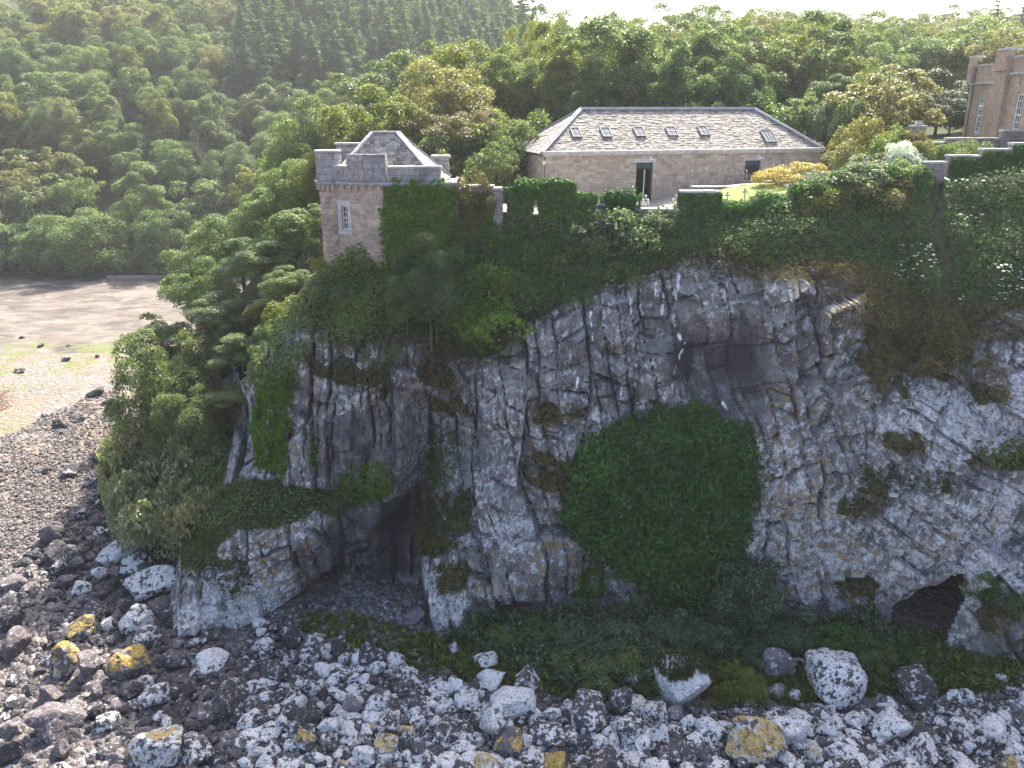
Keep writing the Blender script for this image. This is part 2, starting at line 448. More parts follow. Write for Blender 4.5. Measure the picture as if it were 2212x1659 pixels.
def joints(sx, sz, amp, tilt, crack, seed, ang=0.0, w=1.0):
    # two joint sets: long steep joints, and cross joints that stop at them
    c, s = math.cos(ang), math.sin(ang)
    a, b = (wx * c + wz * s), (-wx * s + wz * c)
    k, e1, o1 = irr(a / sx + .25 * fbm(GX * .12, GZ * .12, seed + 7, 2), seed)
    hk = _h(k, k * 0, seed + 1)
    m, e2, o2 = irr(b / (sz * (.6 + .9 * hk)) + hk * 13 + .35 * (hk - .5) * o1 * 2, seed + 2)
    h1, h2, h3 = _h(k, m, seed + 3), _h(k, m, seed + 4), _h(k, m, seed + 5)
    d = amp * ((h1 + .6 * hk) / 1.6 * 2 - 1) + tilt * ((h2 * 2 - 1) * o1 * sx + (h3 * 2 - 1) * o2 * sz)
    e = np.minimum(e1 * sx, e2 * sz)
    wd = .03 + .10 * sstep(.45, .8, vnoise(GX * .5 + seed, GZ * .5, seed + 6))
    cr = 1 - sstep(wd * .4, wd, e)
    return w * (d + crack * cr), w * cr
CRK = np.zeros_like(F0)
for w, la in ((1 - np.maximum(wcol, wdip), [('j', 3.1, 4.4, .95, .20, .4, 21, .10), ('j', 1.45, 2.1, .36, .26, .26, 35, .20), ('w', 1.1, 1.4, .14, .34, .0, 31, -.15), ('j', .55, .7, .06, .22, .06, 41, .12)]),
              (wcol, [('j', 1.9, 8.0, .9, .2, .5, 51, .04), ('j', .95, 2.6, .34, .26, .25, 65, .02), ('w', .7, 1.6, .11, .34, .0, 61, .03), ('j', .45, .8, .06, .24, .06, 71, .06)]),
              (wdip, [('j', 3.4, 3.6, .8, .24, .35, 81, -.5), ('j', 1.6, 1.7, .32, .26, .22, 95, -.45), ('w', 1.0, .9, .14, .34, .0, 91, .7), ('j', .55, .55, .06, .22, .06, 101, -.4)])):
    for k, a in enumerate(la):
        d, c = (joints if a[0] == 'j' else cells)(*a[1:])
        ADD += w * d * rough
        CRK = np.maximum(CRK, w * c * a[0].count('j') * (1.0, .9, .6, .3)[k])
smooth_low = sstep(1080, 1160, PYY) * sstep(1600, 1700, PXX)
ADD += .07 * fbm(GX * 1.9, GZ * 1.9, 15, 4) + .35 * fbm(GX * .6, GZ * .6, 16, 3) * VEG
ADD -= .35 * LED
ADD *= 1 - .6 * pmask([(1460,640),(1650,650),(1670,900),(1440,890)], .5, 1.0)
HOLEP = [(1930,1312),(1995,1279),(2033,1268),(2052,1245),(2063,1225),(2077,1248),(2068,1268),(2085,1294),(2071,1317),(2052,1362),(2040,1410),(1960,1410),(1925,1370)]
ADD *= 1 - .8 * np.clip(blur(inside(HOLEP, PXX, PYY).astype(float), .7) * 2.2, 0, 1)
for p, d, s in CAVES: ADD += d * pmask(p, s, .6)
IVYP = [(1335,905),(1400,905),(1430,878),(1500,866),(1548,885),(1562,908),(1616,915),(1630,960),(1624,1000),(1635,1060),(1624,1095),(1626,1140),(1588,1180),(1604,1215),(1560,1260),(1545,1312),(1440,1312),(1390,1262),(1330,1225),(1245,1165),(1214,1130),(1222,1080),(1246,1040),(1250,1000),(1290,960),(1300,935)]
IVM = pmask(IVYP, .25, .5)
ADD += IVM * (-.35 - .2 * blur(inside(IVYP, PXX, PYY).astype(float), 1.6) + .25 * fbm(GX * .5, GZ * .5, 17, 3)) - IVM * ADD * .6
FF = F0 + ADD
CV = np.stack([GX, FF, GZ], -1)
keep = GZ < ground(GX[::6, ::6], FF[::6, ::6] + 1.2).repeat(6, 0).repeat(6, 1)[:GZ.shape[0], :GZ.shape[1]] + .35
keep &= GZ > shore_z(GX[::6, ::6], FF[::6, ::6]).repeat(6, 0).repeat(6, 1)[:GZ.shape[0], :GZ.shape[1]] - 1.0
HOLES = [HOLEP]
for p in HOLES: keep &= ~inside(p, PXX + .35 * wob, PYY + .35 * wob2)
def cliff_y(x, z):
    return bil(FF, CX0, CZ0, CST, np.asarray(x, float), np.asarray(z, float))
# slope normals for planting
_gy, _gx = np.gradient(blur(FF, .3), CST)
CN = np.stack([_gx, -np.ones_like(FF), _gy], -1)
CN /= np.linalg.norm(CN, axis=-1)[..., None]

# colour masks of the rock: guano, seepage with cave shade, orange lichen, soil
def streak(x0, y0, x1, y1, w):
    t = np.clip(((PXX - x0) * (x1 - x0) + (PYY - y0) * (y1 - y0)) / ((x1 - x0) ** 2 + (y1 - y0) ** 2), 0, 1)
    d = np.hypot(PXX + .35 * wob - x0 - t * (x1 - x0), (PYY - y0 - t * (y1 - y0)) * .5)
    return np.clip(1.15 - d / (w * .7 * (1.25 - .8 * t)), 0, 1)
GU = np.zeros_like(F0)
for s in [(1275,680,1280,745,5),(1440,640,1435,690,9),(1455,690,1475,740,10),(1480,745,1455,800,8),(1390,670,1400,700,5),(1250,825,1240,880,5),(1345,835,1340,880,4),(1450,830,1452,900,4),(1560,870,1580,900,5),(1470,600,1462,660,7),(1980,900,1975,950,5),(1420,610,1418,650,5),(1360,640,1366,690,4)]:
    GU = np.maximum(GU, streak(*s))
GU *= sstep(.30, .62, vnoise(GX * 4.5, GZ * .9, 31) * .6 + vnoise(GX * 9, GZ * 3, 32) * .4) * 1.1
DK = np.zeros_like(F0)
for p, a in [([(1480,700),(1620,690),(1640,760),(1630,900),(1540,890),(1470,860),(1440,760)], 1.0),([(1340,640),(1480,650),(1470,760),(1360,760)], .35),([(690,920),(900,880),(900,1060),(700,1060)], .6),([(690,1150),(760,1090),(905,1070),(910,1330),(640,1330),(640,1260)], 1.15),([(900,850),(950,860),(950,1000),(890,1000)], .7),([(1250,740),(1340,740),(1330,900),(1250,860)], .4)]:  # left cave recess: overhang shade painted in together with the wet rock
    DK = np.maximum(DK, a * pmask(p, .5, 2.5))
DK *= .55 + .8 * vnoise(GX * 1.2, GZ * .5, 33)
OR_ = np.zeros_like(F0)
for p in [[(1630,720),(1720,700),(1720,900),(1640,900)],[(1660,860),(1740,860),(1730,960),(1650,960)],[(1640,1000),(1800,960),(1780,1200),(1640,1200)],[(1180,1150),(1300,1130),(1260,1330),(1100,1300)],[(1190,900),(1260,890),(1260,960),(1190,960)],[(2000,1150),(2150,1130),(2150,1220),(2000,1230)],[(1650,1180),(1900,1150),(1850,1330),(1650,1300)],[(560,1160),(800,1120),(700,1250),(500,1300)],[(1030,1150),(1090,1150),(1080,1330),(1030,1320)]]:
    OR_ = np.maximum(OR_, pmask(p, .5, 2.5))
PALE = np.maximum.reduce([pmask(p, .5, 2.5) for p in [[(370,1380),(440,1260),(560,1190),(640,1250),(560,1350)],[(890,1200),(940,1210),(1010,1300),(1020,1370),(940,1370)],[(1580,1100),(2000,1060),(2212,1050),(2212,1260),(1950,1260),(1800,1340),(1690,1290),(1600,1200)],[(1020,1120),(1140,1110),(1130,1200),(1030,1200)],[(1900,850),(2230,800),(2230,1000),(1900,980)]]])
SOIL = np.clip(VEG + LED + IVM, 0, 1)
idx = np.where(keep.ravel(), 0, -1); idx[idx == 0] = np.arange((idx == 0).sum())
NR, NCc = GX.shape
q = np.arange(NR * NCc).reshape(NR, NCc)
quad = np.stack([q[:-1, :-1], q[:-1, 1:], q[1:, 1:], q[1:, :-1]], -1).reshape(-1, 4)
quad = idx[quad]; quad = quad[(quad >= 0).all(1)]
kp = keep.ravel()

def rock_material():
    t = NT('cliff_rock')
    p = t.pos()
    big = t.noise(p, .22, 3)
    med = t.noise(p, 1.1, 6, .6)
    fine = t.noise(p, 5.5, 5, .65)
    base = t.ramp(med, [(.30, (.066, .066, .068)), (.46, (.138, .136, .138)), (.58, (.222, .217, .216)), (.75, (.325, .318, .31))])
    base = t.mix(t.math('MULTIPLY', t.ramp(big, [(.4, 0.0), (.65, 1.0)]), .35), base, (.20, .165, .16))
    at1, at2 = t.sep(t.attr('stain_shade')), t.sep(t.attr('cover'))
    # pale crustose lichen in flecks and plates
    vp = t.mapping(p, (1, 1, .7))
    pl = t.math('ADD', t.noise(vp, 2.4, 7, .68), t.math('ADD', t.math('MULTIPLY', at2[1], .10), t.math('MULTIPLY', t.math('SUBTRACT', big, .5), .42)))
    lich = t.ramp(pl, [(.525, 0.0), (.585, 1.0)])
    speck = t.ramp(t.voro(p, 7.0), [(.10, 1.0), (.2, 0.0)])
    lich = t.mix(1.0, lich, t.ramp(fine, [(.38, .15), (.55, 1.0)]), 'MULTIPLY')
    col = t.mix(t.math('MULTIPLY', t.math('MAXIMUM', lich, t.math('MULTIPLY', speck, t.ramp(med, [(.5, 0.0), (.6, .7)]))), .8), base, (.58, .59, .585))
    # ochre lichen
    o = t.ramp(t.noise(p, 1.7, 6, .62), [(.53, 0.0), (.60, 1.0)])
    of = t.math('ADD', t.math('MULTIPLY', at1[2], .62), .14)
    col = t.mix(t.math('MULTIPLY', o, of), col, (.30, .18, .055))
    # seepage, and the shade painted into the cave recess
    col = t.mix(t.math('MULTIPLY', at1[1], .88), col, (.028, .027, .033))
    # guano
    col = t.mix(t.ramp(t.math('MULTIPLY', at1[0], t.ramp(fine, [(.3, .5), (.6, 1.2)])), [(.3, 0.0), (.6, 1.0)]), col, (.75, .76, .76))
    # darker along the joints
    col = t.mix(t.math('MULTIPLY', at2[2], .72), col, (.035, .033, .036))
    # soil and dead grass
    soil = t.ramp(t.noise(p, 2.2, 6), [(.35, (.02, .03, .010)), (.5, (.04, .045, .018)), (.68, (.09, .075, .035))])
    col = t.mix(t.ramp(t.math('ADD', at2[0], t.math('SUBTRACT', t.noise(p, 1.6, 5), .5)), [(.42, 0.0), (.58, 1.0)]), col, soil)
    h = t.math('ADD', t.math('MULTIPLY', t.noise(p, 3.2, 10, .68), .8), t.math('MULTIPLY', fine, .35))
    n = t.bump(h, .65, .2)
    return t.done(t.bsdf(col, .88, .25, n))
M_ROCK = rock_material()
cliff = put('cliff', mesh('cliff', CV.reshape(-1, 3)[kp], quad, M_ROCK, False,
    {'stain_shade': np.stack([GU.ravel()[kp], DK.ravel()[kp], OR_.ravel()[kp]], 1), 'cover': np.stack([SOIL.ravel()[kp], PALE.ravel()[kp], CRK.ravel()[kp] * (1 - .5 * PALE.ravel()[kp])], 1)}))
tag(cliff, kind='structure')

# ---- shore
sx = np.concatenate([[-3000, -600, -200], np.arange(-135, -45, 1.0), np.arange(-45, 50, .3), [60, 120, 600, 3000]])
sy = np.concatenate([[-800, -100, 10, 24], np.arange(28, 62, .3), np.arange(62, 112, .8), np.arange(112, 156, 1.2), [170, 260]])
SX, SY = np.meshgrid(sx, sy)
SZ = shore_z(np.clip(SX, -200, 60), np.clip(SY, 25, 160))
rock_amt = sstep(-46, -30, SX + .35 * (60 - SY)) * sstep(66, 56, SY)
SZ = SZ + .28 * fbm(SX * .4, SY * .4, 41, 4) * (.25 + .75 * rock_amt) + .10 * fbm(SX * 1.4, SY * 1.4, 42, 3) * rock_amt
SZ += .18 * np.abs(fbm(SX * .1, SY * .22, 43, 3)) * sstep(60, 80, SY)
SPX, SPY = proj(np.stack([SX, np.maximum(SY, 5), SZ], -1))
sw1, sw2 = 18 * fbm(SX * .12, SY * .12, 44, 4), 12 * fbm(SX * .12 + 9, SY * .12, 45, 4)
def smask(poly, ww=1.0): return inside(poly, SPX + ww * sw1, SPY + ww * sw2 * np.clip((SPY - 500) / 600, .2, 1)).astype(float)
z_sand = smask([(-400,590),(700,590),(400,700),(330,690),(240,760),(-400,780)])
z_alg = np.maximum(smask([(-400,738),(150,735),(330,742),(330,800),(120,810),(-400,812)]), .6 * smask([(-400,820),(140,830),(40,930),(-400,960)]))
z_grass = np.maximum.reduce([smask([(640,1330),(700,1290),(830,1340),(930,1370),(1100,1330),(1500,1330),(1900,1340),(2300,1380),(2300,1490),(2100,1500),(1950,1460),(1900,1500),(1700,1520),(1550,1500),(1400,1500),(1300,1520),(1180,1480),(1000,1500),(900,1470),(800,1440),(660,1400)], .8),
    smask([(400,1130),(430,1200),(380,1240),(330,1180)])])
z_dark = smask([(60,1190),(200,1060),(330,1080),(420,1250),(640,1360),(800,1440),(1000,1660),(560,1680),(600,1500),(380,1420),(260,1330),(100,1250)], 1.5)
me = mesh('shore', np.stack([SX, SY, SZ], -1).reshape(-1, 3), (lambda q: np.stack([q[:-1, :-1], q[:-1, 1:], q[1:, 1:], q[1:, :-1]], -1).reshape(-1, 4))(np.arange(SX.size).reshape(SX.shape)), None, True,
    {'zone': np.stack([z_sand.ravel(), z_alg.ravel(), z_grass.ravel()], 1), 'zone2': np.stack([z_dark.ravel(), smask([(-300,838),(20,842),(28,868),(10,892),(-300,900)], .3).ravel(), rock_amt.ravel()], 1)})
def shore_material():
    t = NT('shore_ground'); p = t.pos()
    z, z2 = t.sep(t.attr('zone')), t.sep(t.attr('zone2'))
    v = t.voro(p, 2.6); vc = t.voro(p, 2.6, out='Color'); v2c = t.voro(p, 6.5, out='Color')
    m = t.noise(p, .35, 6)
    cob = t.ramp(t.sep(vc)[0], [(.0, (.065, .054, .052)), (.5, (.135, .114, .105)), (.8, (.19, .164, .15)), (1.0, (.26, .232, .21))])
    cob = t.mix(.4, cob, t.ramp(t.sep(v2c)[1], [(0.0, (.05, .043, .04)), (1.0, (.22, .19, .17))]))
    cob = t.mix(t.ramp(m, [(.45, 0.0), (.6, .55)]), cob, (.17, .11, .07))
    ps = t.mapping(p, (.7, 1.1, 1))
    sand = t.ramp(t.noise(ps, .28, 9, .66, .6), [(.35, (.052, .042, .034)), (.5, (.10, .083, .07)), (.65, (.165, .142, .122))])
    wrack = t.ramp(t.noise(t.mapping(p, (.5, 1.5, 1)), .22, 9, .7, .8), [(.53, 0.0), (.60, .85)])
    sand = t.mix(wrack, sand, (.045, .034, .03))
    col = t.mix(z[0], cob, sand)
    alg = t.ramp(t.math('ADD', t.math('MULTIPLY', t.noise(p, .9, 8, .7), .6), t.math('MULTIPLY', t.noise(p, .16, 5, .6), .4)), [(.49, 0.0), (.55, .9)])
    col = t.mix(t.math('MULTIPLY', z[1], alg), col, (.085, .105, .02))
    few = t.ramp(t.noise(p, .5, 7, .7), [(.64, 0.0), (.68, .6)])
    col = t.mix(t.math('MULTIPLY', few, t.math('SUBTRACT', 1.0, z2[2], True)), col, (.11, .14, .02))
    col = t.mix(t.math('MULTIPLY', z2[1], .9), col, (.085, .045, .02))
    dk = t.ramp(t.sep(v2c)[0], [(0.0, (.025, .024, .027)), (.7, (.07, .066, .07)), (1.0, (.14, .13, .13))])
    col = t.mix(t.math('MULTIPLY', z2[0], .85), col, dk)
    dk2 = t.ramp(t.sep(v2c)[0], [(0.0, (.045, .04, .04)), (.6, (.10, .09, .088)), (1.0, (.24, .22, .215))])
    col = t.mix(t.math('MULTIPLY', z2[2], .55), col, dk2)
    gr = t.ramp(t.noise(p, 2.0, 6), [(.35, (.018, .035, .010)), (.5, (.04, .065, .018)), (.7, (.085, .08, .035))])
    col = t.mix(t.ramp(t.math('ADD', z[2], t.math('SUBTRACT', t.noise(p, 1.2, 5), .5)), [(.42, 0.0), (.58, 1.0)]), col, gr)
    h = t.math('ADD', t.math('MULTIPLY', t.math('SUBTRACT', 1.0, v), t.math('SUBTRACT', 1.0, z[0])), t.math('MULTIPLY', t.noise(p, 4.0, 6), .5))
    rough = t.math('SUBTRACT', .85, t.math('MULTIPLY', z2[1], .6))
    return t.done(t.bsdf(col, rough, .35, t.bump(h, .8, .22)))
me.materials.append(shore_material())
shore = tag(put('shore', me), kind='structure')

# ---- headland and the wooded hills
hx = np.concatenate([[-3000, -1200, -700, -420, -300], np.arange(-240, -60, 6.0), np.arange(-60, 62, 1.2), np.arange(62, 240, 6.0), [300, 420, 700, 1200, 3000]])
hy = np.concatenate([np.arange(47, 100, 1.0), np.arange(100, 180, 2.5), np.arange(180, 460, 8.0), [520, 640, 900, 1500, 4000]])
HX, HY = np.meshgrid(hx, hy)
HZ = ground(np.clip(HX, -700, 700), np.clip(HY, 0, 900)) + .5 * fbm(HX * .15, HY * .15, 51, 3) * sstep(100, 140, HY)
fmax = np.where(GZ[:, :] > -15, np.minimum(FF, F0 + 1.0), 0) * keep; fmx = fmax.max(axis=0)
front = np.where(HX > -17, np.interp(HX, gx, fmx), 54.5) + .9
cutp = HY < front - 1.0
HZ = np.where(HY < front, HZ - 9.0, HZ)
HZ = np.where((HX >= 44) & (HY < 53), -30, HZ)
def headland_material():
    t = NT('headland_ground'); p = t.pos()
    c = t.ramp(t.noise(p, .8, 7), [(.35, (.016, .024, .008)), (.5, (.028, .042, .012)), (.65, (.045, .05, .02))])
    return t.done(t.bsdf(c, .95, .1, t.bump(t.noise(p, 3.0, 6), .6, .2)))
M_SOIL = headland_material()
headland = tag(put('headland', mesh('headland', np.stack([HX, HY, HZ], -1).reshape(-1, 3), (lambda q: np.stack([q[:-1, :-1], q[:-1, 1:], q[1:, 1:], q[1:, :-1]], -1).reshape(-1, 4))(np.arange(HX.size).reshape(HX.shape))[~(cutp[:-1, :-1] & cutp[:-1, 1:]).ravel()], M_SOIL, True)), kind='structure')

# the sea cave's inner walls
bmc = __import__('bmesh').new(); __import__('bmesh').ops.create_icosphere(bmc, subdivisions=4, radius=1.0)
Vc = np.array([v.co[:] for v in bmc.verts]); Fc = np.array([[v.index for v in f.verts] for f in bmc.faces]); bmc.free()
Wc = Vc * [5.6, 7.5, 5.0] * (1 + .12 * fbm(Vc[:, 0] * 2 + 4, Vc[:, 1] * 2 + Vc[:, 2] * 1.5, 77, 3))[:, None] + [25.6, 47.6, -21.6]
Fc = Fc[(Wc[Fc][:, :, 1].min(1) > cliff_y(Wc[Fc][:, :, 0], Wc[Fc][:, :, 2]).max(1) - .1)]
tag(put('cave_wall', mesh('cave_wall', Wc, Fc, M_ROCK)), kind='structure')
# ================================================================ BUILDINGS
rng = np.random.default_rng(7)
def stone_material(name, cols, lich=0.25, grime=0.3, scale=1.0):
    t = NT(name); p = t.pos()
    g = t.n('ShaderNodeNewGeometry').outputs['Random Per Island']
    o = t.n('ShaderNodeObjectInfo').outputs['Random']
    f = t.math('FRACT', t.math('ADD', g, t.math('MULTIPLY', o, 7.31)))
    c = t.ramp(f, [(i / (len(cols) - 1), x) for i, x in enumerate(cols)])
    n1 = t.noise(p, 3.2 * scale, 7, .62); n2 = t.noise(p, .55 * scale, 5)
    c = t.mix(.6, c, t.ramp(n1, [(.3, .42), (.55, 1.0), (.75, 1.35)]), 'MULTIPLY')
    c = t.mix(t.math('MULTIPLY', t.ramp(n2, [(.48, 0.0), (.68, 1.0)]), grime), c, (.09, .085, .08))
    c = t.mix(t.math('MULTIPLY', t.ramp(t.noise(p, 4.5, 7, .7), [(.57, 0.0), (.64, 1.0)]), lich), c, (.55, .55, .50))
    return t.done(t.bsdf(c, .92, .15, t.bump(n1, .6, .03)))
M_STONE = stone_material('sandstone_rubble', [(.36, .28, .215), (.42, .345, .27), (.31, .235, .185), (.47, .385, .31), (.39, .30, .235), (.50, .43, .33), (.34, .29, .24)], .25, .22)
M_TOWER = stone_material('tower_sandstone', [(.35, .245, .18), (.40, .32, .25), (.31, .215, .165), (.45, .37, .29), (.38, .27, .19), (.35, .30, .25)], .25, .35)
M_PARAPET = stone_material('weathered_parapet_stone', [(.22, .215, .22), (.30, .29, .285), (.26, .235, .225), (.36, .35, .34)], .55, .55)
M_COPE = stone_material('pale_coping_stone', [(.40, .385, .35), (.48, .46, .42), (.36, .34, .31)], .45, .35)
M_CASTLE = stone_material('castle_sandstone', [(.40, .285, .20), (.45, .34, .25), (.36, .255, .18), (.43, .32, .235)], .08, .3)
M_MORTAR = plain('lime_mortar', (.38, .335, .275), .95, .1, .3, 5)
M_DARKWALL = stone_material('grey_rubble', [(.19, .17, .16), (.26, .235, .22), (.22, .195, .19)], .35, .4)
M_LEAD = plain('lead_flashing', (.35, .355, .365), .55, .4, .15, 3)
M_WHITE = plain('white_paint', (.75, .75, .73), .5, .4, .06, 3)
M_BLACK = plain('dark_green_paint', (.012, .022, .020), .5, .4, .2, 3)
M_RED = plain('red_brown_door', (.20, .065, .035), .55, .3, .25, 3)
M_IRON = plain('grey_iron', (.10, .10, .10), .6, .4, .2, 8)
def glass_material(name, col):
    t = NT(name)
    return t.done(t.bsdf(col, .08, .7))
M_GLASS = glass_material('window_glass', (.025, .032, .04))
M_SKYGLASS = glass_material('skylight_glass', (.05, .085, .11))
def slate_material():
    t = NT('lichened_slate'); p = t.pos()
    g = t.n('ShaderNodeNewGeometry').outputs['Random Per Island']; o = t.n('ShaderNodeObjectInfo').outputs['Random']
    f = t.math('FRACT', t.math('ADD', g, t.math('MULTIPLY', o, 5.17)))
    c = t.ramp(f, [(0, (.095, .085, .072)), (.35, (.165, .147, .125)), (.7, (.23, .205, .175)), (1, (.32, .29, .25))])
    l = t.ramp(t.noise(p, 5.0, 7, .7), [(.50, 0.0), (.60, 1.0)])
    c = t.mix(t.math('MULTIPLY', l, .5), c, (.42, .40, .35))
    ms = t.ramp(t.noise(p, 1.0, 6, .7), [(.60, 0.0), (.68, .55)])
    c = t.mix(ms, c, (.09, .085, .045))
    return t.done(t.bsdf(c, .8, .25, t.bump(t.noise(p, 9.0, 5), .4, .02)))
M_SLATE = slate_material()

def block_variant(r):
    j = lambda: r.uniform(.03, .09)
    b = [[-.5, .5, -.5], [.5, .5, -.5], [.5, .5, .5], [-.5, .5, .5]]
    m = [[-.5, -.15, -.5], [.5, -.15, -.5], [.5, -.15, .5], [-.5, -.15, .5]]
    f = [[-.5 + j(), -.5 + r.uniform(0, .15), -.5 + j() * 2], [.5 - j(), -.5 + r.uniform(0, .15), -.5 + j() * 2], [.5 - j(), -.5 + r.uniform(0, .15), .5 - j() * 2], [-.5 + j(), -.5 + r.uniform(0, .15), .5 - j() * 2]]
    F = [[8, 9, 10, 11]] + [[4 + i, 4 + (i + 1) % 4, 8 + (i + 1) % 4, 8 + i] for i in range(4)] + [[i, (i + 1) % 4, 4 + (i + 1) % 4, 4 + i] for i in range(4)]
    return np.array(b + m + f), np.array(F)
def slate_variant(r):
    c = r.uniform(0, .12, 2)
    V = [[-.5, 0, 0], [.5, 0, 0], [.5, 1, 0], [-.5, 1, 0], [-.5, c[0], 1], [.5, c[1], 1], [.5, 1, .4], [-.5, 1, .4]]
    F = [[4, 5, 6, 7], [0, 1, 5, 4], [1, 2, 6, 5], [3, 0, 4, 7]]
    return np.array(V), np.array(F)
class Pieces:
    """many alike pieces of one part: the largest as objects of their own, the rest joined"""
    def __init__(s, variants): s.var = variants; s.it = []
    def add(s, M, size): s.it.append((size, M, len(s.it) % len(s.var)))
    def build(s, name, rest, mat, parent, limit=290):
        s.it.sort(key=lambda a: -a[0])
        ms = [mesh(name, v, f, mat) for v, f in s.var]
        for _, M, k in s.it[:limit]:
            o = put(name, ms[k], parent); o.matrix_basis = Matrix(M.tolist())
        if len(s.it) > limit:
            mb = MB()
            for _, M, k in s.it[limit:]:
                v, f = s.var[k]; mb.add(v @ M[:3, :3].T + M[:3, 3], f)
            mb.build(rest, mat, parent)['kind'] = 'stuff'
BLOCKS = [block_variant(rng) for _ in range(6)]
SLATES = [slate_variant(rng) for _ in range(4)]
def frame(o, ex, ey, ez):
    M = np.eye(4); M[:3, 0], M[:3, 1], M[:3, 2], M[:3, 3] = ex, ey, ez, o; return M
def courses(r, L, z0, z1, openings, h=(.18, .32), w=(.3, .85)):
    out = []; z = z0
    while z < z1 - .05:
        hh = min(r.uniform(*h), z1 - z)
        if z1 - z - hh < .1: hh = z1 - z
        x = 0.0
        while x < L - .02:
            ww = r.uniform(*w)
            if L - x - ww < .18: ww = L - x
            segs = [(x, x + ww)]
            for a, b, c, d in openings:
                if z + hh > c + .02 and z < d - .02:
                    ns = []
                    for p, q_ in segs:
                        if q_ <= a or p >= b: ns.append((p, q_))
                        else:
                            if p < a - .08: ns.append((p, a))
                            if q_ > b + .08: ns.append((b, q_))
                    segs = ns
            if hh > .26 and r.random() < .25:
                for p, q_ in segs: out += [(p, q_, z, z + hh * .5), (p, q_, z + hh * .5, z + hh)]
            else:
                for p, q_ in segs: out.append((p, q_, z, z + hh))
            x += ww
        z += hh
    return out
def facet(pieces, wall_mb, A, B, z0, z1, openings=(), thick=.5, r=None, proud=.03, body=True, **k):
    """a wall face from A to B seen from outside left to right"""
    r = r or rng
    A, B = np.array(A, float), np.array(B, float); L = np.hypot(*(B - A)); e = (B - A) / L
    n = np.array([e[1], -e[0]])
    ex, ez, ey = np.array([e[0], e[1], 0]), np.array([0, 0, 1.0]), np.array([-n[0], -n[1], 0])
    for a, b, c, d in courses(r, L, z0, z1, openings, **k):
        w_, h_ = b - a - .018, d - c - .018
        if w_ < .05 or h_ < .04: continue
        dp = .14
        o = np.array([*(A + e * (a + b) / 2), (c + d) / 2]) + ey * (dp / 2 - proud - r.uniform(0, .02))
        pieces.add(frame(o, ex * w_, ey * dp, ez * h_), w_ * h_)
    if body:
        M = np.c_[ex, ey, ez, np.array([A[0], A[1], 0])]
        xs = sorted({0.0, L, *[v for o in openings for v in o[:2]]})
        for a, b in zip(xs[:-1], xs[1:]):
            cur = [(z0, z1)]
            for oa, ob, oc, od in openings:
                if oa <= a + 1e-6 and ob >= b - 1e-6:
                    cur = [s for p, q_ in cur for s in ((p, min(q_, oc)), (max(p, od), q_)) if s[1] - s[0] > .01]
            for p, q_ in cur: wall_mb.box((a, 0, p), (b, thick, q_), M)
    return ex, ey
def slope(pieces, P0, P1, P2, P3, row=.2, w=.3, r=None):
    """slates over the roof plane P0 (eave left) P1 (eave right) P2 (top right) P3 (top left)"""
    r = r or rng
    P0, P1, P2, P3 = [np.array(p, float) for p in (P0, P1, P2, P3)]
    ex = (P1 - P0); L = np.linalg.norm(ex); ex /= L
    n = np.cross(ex, P3 - P0); n /= np.linalg.norm(n); ey = np.cross(n, ex)
    H = (P3 - P0) @ ey
    l3, l2 = (P3 - P0) @ ex, (P2 - P0) @ ex
    k = 0; v = 0.0
    while v < H - .05:
        t = v / H; a, b = l3 * t, L + (l2 - L) * t
        rw = row * r.uniform(.92, 1.08) * (1.15 - .3 * t)
        x = a - (k % 2) * w * .5
        while x < b:
            ww = w * r.uniform(.75, 1.25)
            xa, xb = max(x, a), min(x + ww, b)
            if xb - xa > .06:
                o = P0 + ex * (xa + xb) / 2 + ey * (v + r.uniform(-.02, .02)) + n * r.uniform(.0, .012)
                pieces.add(frame(o, ex * (xb - xa - .012), ey * min(rw * 1.7, H - v + .03), n * r.uniform(.035, .06)), (xb - xa) * rw)
            x += ww
        v += rw; k += 1
def strip(mb, a, b, w, h, up=(0, 0, 1)):
    a, b = np.array(a, float), np.array(b, float); d = b - a; L = np.linalg.norm(d); d /= L
    s = np.cross(d, np.array(up, float)); s /= np.linalg.norm(s); u = np.cross(s, d)
    mb.box((0, -w / 2, -h / 2), (L, w / 2, h / 2), np.c_[d, s, u, a])

# ---------------------------------------------------------------- the long stone building
BL, BD, BE, BR = 22.7, 8.1, 3.54, 6.45
YAW = R(15)
main = thing('stone_building', 'long single-storey stone building with a hipped slate roof and six roof windows', 'building', (2.39, 62, 0), YAW)
wmb = MB(); pcs = Pieces(BLOCKS)
DOOR = (7.1, 8.42, -.6, 2.73); WIN = (16.1, 17.43, 1.30, 2.74)
facet(pcs, wmb, (0, 0), (BL, 0), -.6, 3.28, [DOOR, WIN], r=np.random.default_rng(3), h=(.17, .3), w=(.28, .85))
wall = put('wall', None, main)
wmb.build('masonry_core', M_MORTAR, wall)
pcs.build('stone', 'small_stones', M_STONE, wall)
w2, p2 = MB(), Pieces(BLOCKS)
facet(p2, w2, (0, BD), (0, .5), -.6, 3.3, r=np.random.default_rng(4), h=(.2, .34), w=(.3, .8))
facet(p2, w2, (BL, .5), (BL, BD), -.6, 3.3, r=np.random.default_rng(5), h=(.2, .34), w=(.3, .8))
w2.box((.5, BD - .5, -.6), (BL - .5, BD, 3.3))
w2.box((.5, .5, -.62), (BL - .5, BD - .5, -.1))
w2.build('end_wall', M_MORTAR, main)
p2.build('stone', 'small_stones', M_STONE, put('gable_wall', None, main), 180)
mb = MB()
mb.box((-.12, -.16, 3.28), (BL + .12, .3, 3.40)); mb.box((-.2, -.26, 3.40), (BL + .2, .34, 3.62))
mb.build('eaves_cornice', M_COPE, main)
roof = put('roof', None, main)
e0, e1 = (-.25, .1, BE - .1), (BL + .25, .1, BE - .1)
